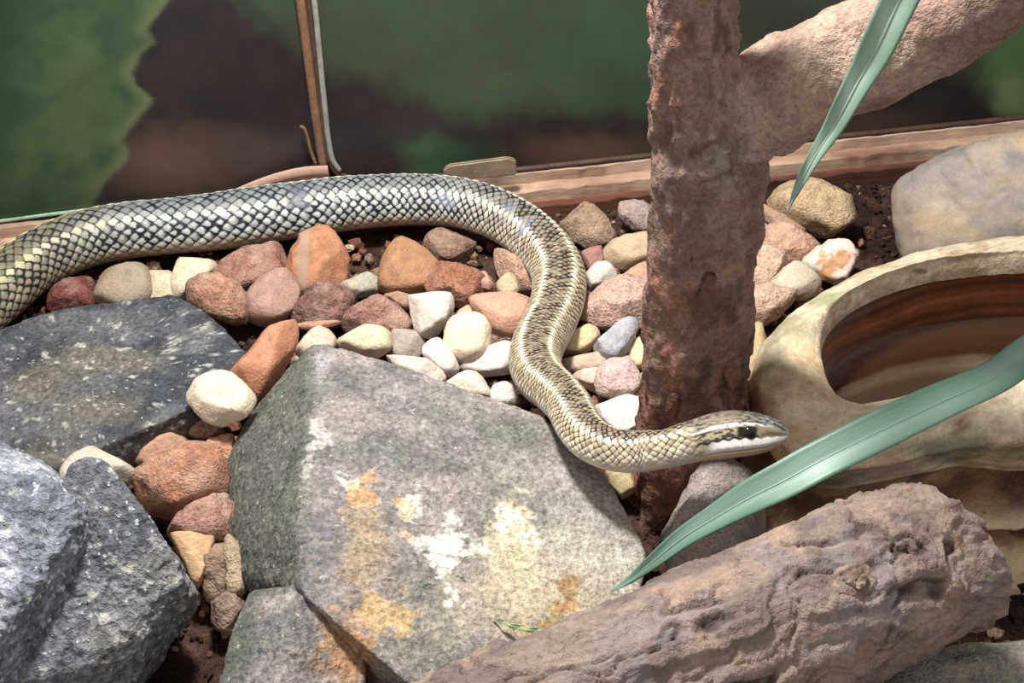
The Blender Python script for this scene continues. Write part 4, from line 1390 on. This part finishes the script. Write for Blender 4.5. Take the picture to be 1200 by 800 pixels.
# ------------------------------------------------------------------ the snake
# photograph place (x, y), height of the axis, apparent thickness, scale pitch (mm), roll (deg), front look, olive look
SN = [
    (-640, 560, .006, 5, 5, 0, 0, 1), (-590, 610, .008, 14, 5, 0, 0, 1), (-520, 660, .011, 25, 5.5, 0, 0, 1), (-430, 690, .014, 38, 6, 0, 0, 1), (-340, 685, .017, 50, 6.5, 0, 0, 1), (-260, 645, .020, 60, 7, 0, 0, 1), (-200, 585, .022, 66, 7.3, 0, 0, 1), (-150, 518, .0225, 69, 7.5, 0, 0, 1), (-105, 450, .0225, 70, 7.5, 0, 0, 1), (-52, 389, .0225, 71, 7.8, 0, 0, 1), (0, 341, .0225, 70, 8.0, 0, 0, 1), (45, 305, .0225, 68, 8.2, 0, 0, .9), (100, 281, .0225, 67, 8.4, 0, 0, .6),
    (150, 271, .0225, 66, 8.4, 0, 0, .2), (200, 266, .0225, 65, 8.4, 0, 0, 0), (250, 261, .0225, 67, 8.2, 0, 0, 0), (300, 254, .0225, 68, 8.0, 0, 0, 0), (350, 247, .0225, 66, 7.6, 0, 0, 0),
    (400, 240, .0225, 64, 7.2, 0, 0, 0), (450, 236, .0225, 61, 6.8, 0, .05, 0), (490, 235, .0225, 60, 6.4, 0, .1, 0), (540, 239, .0225, 59, 6.0, 0, .2, 0), (585, 253, .0225, 59, 5.6, 0, .45, 0),
    (625, 279, .0225, 60, 4.6, 0, .8, 0), (651, 312, .0225, 60, 4.2, 0, 1, 0), (655, 342, .024, 60, 3.9, 0, 1, 0), (645, 375, .025, 59, 3.7, 0, 1, 0), (631, 403, .030, 59, 3.6, 0, 1, 0),
    (627, 426, .036, 58, 3.5, 0, 1, 0), (636, 446, .046, 56, 3.4, 0, 1, 0), (655, 463, .056, 53, 3.4, 0, 1, 0), (668, 478, .062, 52, 3.4, 0, 1, 0), (676, 495, .066, 52, 3.4, -4, 1, 0), (690, 514, .070, 51, 3.4, -8, 1, 0),
    (712, 526, .073, 50, 3.4, -12, 1, 0), (735, 530, .075, 50, 3.4, -16, 1, 0), (760, 529, .078, 48, 3.4, -20, 1, 0), (780, 527, .082, 46, 4.0, -24, 1, 0), (806, 520, .087, 50, 4.0, -27, 1, 0),
    (832, 514, .090, 59, 4.0, -28, 1, 0), (856, 510.5, .092, 62, 4.0, -28, 1, 0), (875, 509.5, .093, 59, 4.0, -28, 1, 0), (890, 509.3, .0935, 53, 4.0, -28, 1, 0), (903, 509, .094, 44, 4.0, -28, 1, 0), (913, 509.3, .0943, 34, 4.0, -28, 1, 0),
    (920, 510, .0945, 22.5, 4.0, -28, 1, 0), (923.7, 510.4, .0946, 12, 4.0, -28, 1, 0), (925, 510.6, .0946, 4.5, 4.0, -28, 1, 0)]
key = []
for (px, py, z, wpx, pt, ro, fr_, ol) in SN:
    q = Z(px, py, z)
    key.append([*q, wpx * 0.5 * depth(q) / FPX, pt * 0.001, math.radians(ro), fr_, ol])
key = np.array(key)
fine = catmull(key, 6000)
ds = np.linalg.norm(np.diff(fine[:, :3], axis=0), axis=1)
ds = np.concatenate([[0], ds])
phase = np.cumsum(ds / fine[:, 4])
Umax = phase[-1]
nring = int(Umax * 10)
uu = np.linspace(0, Umax, nring)
body = np.stack([np.interp(uu, phase, fine[:, k]) for k in range(8)], 1)
path = body[:, :3]
T, S, Up = frames(path)
NA = 216
phi = np.linspace(-math.pi, math.pi, NA, endpoint=False)
ppx, _ = project(path)
hx = np.clip((ppx - 806) / 120.0, -3, 1.0)
hx = np.where(np.arange(nring) > nring * 0.8, hx, -3)      # along the head, 0 at the nape, 1 at the snout
PHI, UU = np.meshgrid(phi, uu)
HX = np.repeat(hx[:, None], NA, 1)
head = sstep(-0.06, 0.16, HX)
v = PHI / math.radians(11.4)
qn = np.stack([UU * 0.35, np.cos(PHI) * 2.2, np.sin(PHI) * 2.2], -1).reshape(-1, 3)
UU0 = UU
UU = UU + (fbm(qn, 1.0, 3, 201).reshape(v.shape) - 0.5) * 0.55
v = v + (fbm(qn, 1.3, 3, 202).reshape(v.shape) - 0.5) * 0.55
best = np.full(v.shape, 9.0); bu = np.zeros(v.shape); bj = np.zeros(v.shape, int); bi = np.zeros(v.shape, int); bv = np.zeros(v.shape)
for o in (0, 1):
    j = np.floor(v).astype(int) + o
    off = 0.5 * (j & 1)
    i = np.round(UU - off)
    du = UU - off - i
    dv = v - j
    m = (np.abs(2 * du) ** 1.15 + np.abs(dv) ** 1.15) ** (1 / 1.15)
    b_ = m < best
    best = np.where(b_, m, best); bu = np.where(b_, du, bu); bj = np.where(b_, j, bj); bi = np.where(b_, i.astype(int), bi); bv = np.where(b_, dv, bv)
aj = np.abs(bj)
belly = sstep(math.radians(116), math.radians(124), np.abs(PHI))
FRT = body[:, 6][:, None] + 0 * v
OLV = body[:, 7][:, None] + 0 * v
R = body[:, 3][:, None] + 0 * v
# relief
hsc = (1 - np.clip(best, 0, 1) ** 2.5) * 0.65 + (0.5 - bu) * 0.45 * (1 - sstep(0.75, 1.0, best))
amp_ = R * 0.055
sc_frac = UU0 - np.floor(UU0)
bel_h = sstep(0.0, 0.12, sc_frac) * 0.5 + (1 - sc_frac) * 0.3
relief = (hsc * (1 - belly) + bel_h * belly * 0.8) * amp_ * (1 - head * 0.85)
# section: slightly flattened under, head broad with a flat crown
cs, sn = np.cos(PHI), np.sin(PHI)
under = np.where(cs < 0, 0.90, 1.0) * (1 - head) + np.where(cs < 0, 0.78, 0.92) * head
wide = 1.02 * (1 - head) + 1.06 * head
ex = 1.0 * (1 - head) + 0.84 * head
xs_ = np.sign(sn) * np.abs(sn) ** ex * wide
ys_ = np.sign(cs) * np.abs(cs) ** ex * under
# face features on the head (degrees from the crown)
D = np.abs(np.degrees(PHI))
brow = np.exp(-((HX - 0.62) / 0.16) ** 2) * np.exp(-((D - 48) / 11.0) ** 2) * 0.0012
mouth = -np.exp(-((D - 111) / 2.6) ** 2) * sstep(0.12, 0.25, HX) * 0.0010
lipb = np.exp(-((D - 96) / 9.0) ** 2) * sstep(0.15, 0.35, HX) * 0.0006
cant = -np.exp(-((D - 76) / 10.0) ** 2) * sstep(0.62, 0.8, HX) * 0.0009
face = (brow + mouth + lipb + cant) * head * np.clip(R / 0.012, 0, 1)
rollc, rolls = np.cos(body[:, 5])[:, None], np.sin(body[:, 5])[:, None]
rr = R + relief + face
X2 = xs_ * rr; Y2 = ys_ * rr
# roll turns the crown away from the right-hand side
XR = X2 * rollc + Y2 * rolls
YR = -X2 * rolls + Y2 * rollc
SVt = path[:, None] + S[:, None] * XR[..., None] + Up[:, None] * YR[..., None]
# ---------- colour of every scale
rnd = h3(bi + 5000, bj + 5000, np.zeros_like(bi))
rnd2 = h3(bi + 9000, bj + 700, np.ones_like(bi))


def rows(tbl):
    out = np.zeros(v.shape + (3,))
    for lo_, hi_, c in tbl:
        out[(aj >= lo_) & (aj <= hi_)] = lin(c)
    return out


rear = rows([(0, 1, (128, 132, 134)), (2, 2, (150, 154, 154)), (3, 3, (208, 208, 198)), (4, 4, (176, 182, 184)), (5, 7, (186, 190, 188)), (8, 8, (192, 190, 180)), (9, 30, (178, 164, 142))])
front = rows([(0, 1, (138, 128, 108)), (2, 2, (150, 138, 114)), (3, 3, (224, 216, 194)), (4, 4, (192, 178, 150)), (5, 6, (190, 174, 146)), (7, 8, (212, 202, 180)), (9, 30, (206, 198, 186))])
olive = rows([(0, 2, (122, 114, 80)), (3, 3, (206, 196, 150)), (4, 7, (140, 130, 92)), (8, 30, (120, 108, 84))])
base_c = rear * (1 - FRT[..., None]) + front * FRT[..., None]
base_c = base_c * (1 - OLV[..., None] * 0.85) + olive * OLV[..., None] * 0.85
gr = fbm(np.stack([UU * 9, v * 5, 0 * v], -1).reshape(-1, 3), 1.0, 3, 205).reshape(v.shape)
base_c = base_c * ((0.74 + 0.44 * rnd) * (0.72 + 0.56 * gr))[..., None]
blk = lin((26, 30, 42)) * (1 - FRT[..., None]) + lin((40, 33, 24)) * FRT[..., None]
# dark skin between the scales: wide on the flanks, narrow on the stripes and throat
thr = np.where(aj == 3, 0.84, np.where(aj <= 2, 0.66, np.where(aj <= 7, 0.60, np.where(aj == 8, 0.74, 0.88))))
thr_f = np.where(aj == 3, 0.86, np.where(aj <= 2, 0.68, np.where(aj <= 5, 0.76, np.where(aj <= 7, 0.84, 0.94))))
thr = thr * (1 - FRT) + thr_f * FRT
fore = np.clip(bu * 2.0, -1, 1)                 # darker towards the covered front edge of a scale
flank = ((aj >= 4) & (aj <= 8)).astype(float) * (1 - 0.55 * FRT)
dors = (aj <= 2).astype(float)
thr = thr + (rnd2 - 0.60) * (0.30 + 0.34 * dors * FRT) + (gr - 0.5) * 0.22
edge = sstep(0.0, 0.16, best + (0.16 + 0.34 * flank) * fore * (1 - sstep(0.93, 1.0, best)) - thr + 0.06 * flank)
edge = edge * np.where(aj >= 9, 0.35, 1.0)
spot = (rnd2 > 0.80) & (aj >= 4) & (aj <= 7)
edge = np.maximum(edge, np.where(spot, 0.55, 0.0) * sstep(-0.2, 0.3, fore))
colr = base_c * (1 - edge[..., None]) + blk * edge[..., None]
belc = lin((172, 146, 116)) * (1 - FRT[..., None]) + lin((206, 196, 182)) * FRT[..., None]
belc = belc * (1 - OLV[..., None] * 0.6) + lin((92, 80, 62)) * OLV[..., None] * 0.6
belc = belc * (0.8 + 0.2 * sstep(0, 0.1, sc_frac))[..., None]
colr = colr * (1 - belly[..., None]) + belc * belly[..., None]
# bare bluish scars
Pw = SVt.reshape(-1, 3)


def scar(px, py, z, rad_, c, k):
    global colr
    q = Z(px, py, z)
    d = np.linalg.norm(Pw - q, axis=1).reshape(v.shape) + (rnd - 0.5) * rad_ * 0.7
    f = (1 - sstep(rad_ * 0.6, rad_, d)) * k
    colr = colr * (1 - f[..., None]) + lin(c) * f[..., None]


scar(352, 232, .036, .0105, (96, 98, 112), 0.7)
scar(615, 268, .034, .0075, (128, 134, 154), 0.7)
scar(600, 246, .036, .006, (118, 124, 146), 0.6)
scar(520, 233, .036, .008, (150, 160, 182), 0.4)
# ---------- head pattern
hp = np.stack([HX * 12, np.sign(PHI) * D / 9.0, 0 * HX], -1).reshape(-1, 3)
hn = fbm(hp, 0.9, 3, 101).reshape(v.shape)
hn2 = fbm(hp, 2.2, 3, 102).reshape(v.shape)
crown = lin((132, 124, 108))[None, None] * (1 - sstep(0.55, 0.85, HX))[..., None] + lin((158, 162, 164))[None, None] * sstep(0.55, 0.85, HX)[..., None]
crown = crown * (0.8 + 0.45 * hn)[..., None]
dk_ = sstep(0.49, 0.57, hn2) * (0.85 - 0.3 * sstep(0.15, 0.3, HX) * (1 - sstep(0.45, 0.6, HX)))
hc = crown * (1 - dk_[..., None]) + lin((40, 38, 36)) * dk_[..., None]


def band(lo_, hi_, soft):
    return sstep(lo_ - soft, lo_ + soft, D) * (1 - sstep(hi_ - soft, hi_ + soft, D))


def put(c, f):
    global hc
    hc = hc * (1 - f[..., None]) + lin(c) * f[..., None]


side_c = lin((164, 154, 128)) * (0.82 + 0.36 * hn)[..., None]
f = band(52, 118, 3)
hc = hc * (1 - f[..., None]) + side_c * f[..., None]
put((34, 31, 30), band(56, 86, 3) * sstep(0.52, 0.57, hn2) * (1 - sstep(0.62, 0.7, HX)) * 0.9)
wav = 2.0 * np.sin(HX * 60)
put((30, 28, 30), sstep(77, 80, D + wav) * (1 - sstep(84, 86, D + wav)) * sstep(0.0, 0.1, HX) * (1 - sstep(0.66, 0.72, HX)) * 0.95)
put((26, 24, 26), band(55, 60, 2) * sstep(-0.08, 0.03, HX) * (1 - sstep(0.22, 0.34, HX)) * 0.95)
put((224, 216, 208), band(45, 53, 3) * sstep(-0.05, 0.1, HX) * (1 - sstep(0.66, 0.86, HX)) * (1 - 0.75 * sstep(0.5, 0.58, hn2)))
put((28, 25, 28), band(55, 80, 3) * sstep(0.46, 0.50, HX) * (1 - sstep(0.63, 0.68, HX)))
put((60, 55, 50), band(72, 81, 3) * sstep(0.66, 0.72, HX) * (1 - sstep(0.86, 0.94, HX)) * 0.6)
put((232, 229, 226), sstep(82, 85, D + wav * 0.9) * (1 - sstep(110, 112, D)) * sstep(0.12, 0.24, HX + (D - 99) * 0.004))
plate = np.abs(((HX * 11.5) % 1.0) - 0.5)
put((172, 168, 162), sstep(0.44, 0.49, plate) * band(86, 109, 1.5) * sstep(0.2, 0.3, HX) * 0.6)
put((150, 128, 108), band(110, 112.5, 1.0) * sstep(0.1, 0.25, HX) * 0.8)
jaw = sstep(112, 115, D)
hc = hc * (1 - jaw[..., None]) + lin((212, 190, 158)) * jaw[..., None]
put((190, 190, 192), sstep(0.93, 0.99, HX) * (1 - sstep(106, 112, D)) * 0.6)
colr = colr * (1 - head[..., None]) + hc * head[..., None]
# mesh, closed at both ends
SVf = SVt.reshape(-1, 3)
org = np.array([*Z(627, 410, 0.0)])
Vs = SVf
Fq = grid_faces(nring, NA)
tip = path[-1] + T[-1] * body[-1, 3] * 0.25
tail = path[0]
n0 = len(Vs)
Vall = np.vstack([Vs, tip, tail]) - org
me = bpy.data.meshes.new('body')
j = np.arange(NA); j2 = (j + 1) % NA
b0 = (nring - 1) * NA
tri = np.vstack([np.stack([b0 + j, b0 + j2, np.full(NA, n0)], 1), np.stack([j2, j, np.full(NA, n0 + 1)], 1)])
nq, ntri = len(Fq), len(tri)
me.vertices.add(len(Vall)); me.vertices.foreach_set('co', Vall.astype(np.float32).ravel())
me.loops.add(nq * 4 + ntri * 3)
me.loops.foreach_set('vertex_index', np.concatenate([Fq.ravel(), tri.ravel()]).astype(np.int32))
me.polygons.add(nq + ntri)
me.polygons.foreach_set('loop_start', np.concatenate([np.arange(nq) * 4, nq * 4 + np.arange(ntri) * 3]).astype(np.int32))
me.polygons.foreach_set('loop_total', np.concatenate([np.full(nq, 4), np.full(ntri, 3)]).astype(np.int32))
me.polygons.foreach_set('use_smooth', np.full(nq + ntri, True))
me.update(calc_edges=True); me.validate()
call = np.vstack([colr.reshape(-1, 3), lin((200, 196, 192)), lin((90, 80, 60))])
set_col(me, call)
snake = empty('snake', org)
tag(snake, 'striped black and cream scaly snake winding over the gravel with raised head', 'snake')
link('body', me, M_scales, snake)
# eyes
ih = int(np.argmin(np.abs(hx - 0.585)))
for sg in (1, -1):
    ia = int(np.argmin(np.abs(phi - sg * math.radians(67))))
    q = SVt[ih, ia]
    cen = path[ih]
    nrm = unit(q - cen)
    r_e = 0.0032
    EV, EF = ico(4)
    fw = T[ih]
    ecen = q - nrm * r_e * 0.60
    e = link('eye', mesh_np('eye', EV * r_e, EF), m_eye, snake, ecen - org)
    # thin amber ring of iris around the pupil
    a1 = unit(np.cross(nrm, fw)); a2 = np.cross(a1, nrm)
    IVt = []
    for (rd, hh) in ((0.0021, 0.00255), (0.00235, 0.00232), (0.0026, 0.00205), (0.00235, 0.00218)):
        for a in np.linspace(0, 2 * math.pi, 24, endpoint=False):
            IVt.append((a1 * math.cos(a) + a2 * math.sin(a)) * rd + nrm * hh)
    fi = grid_faces(4, 24)
    link('iris', mesh_np('iris', np.array(IVt), fi), m_iris, e)
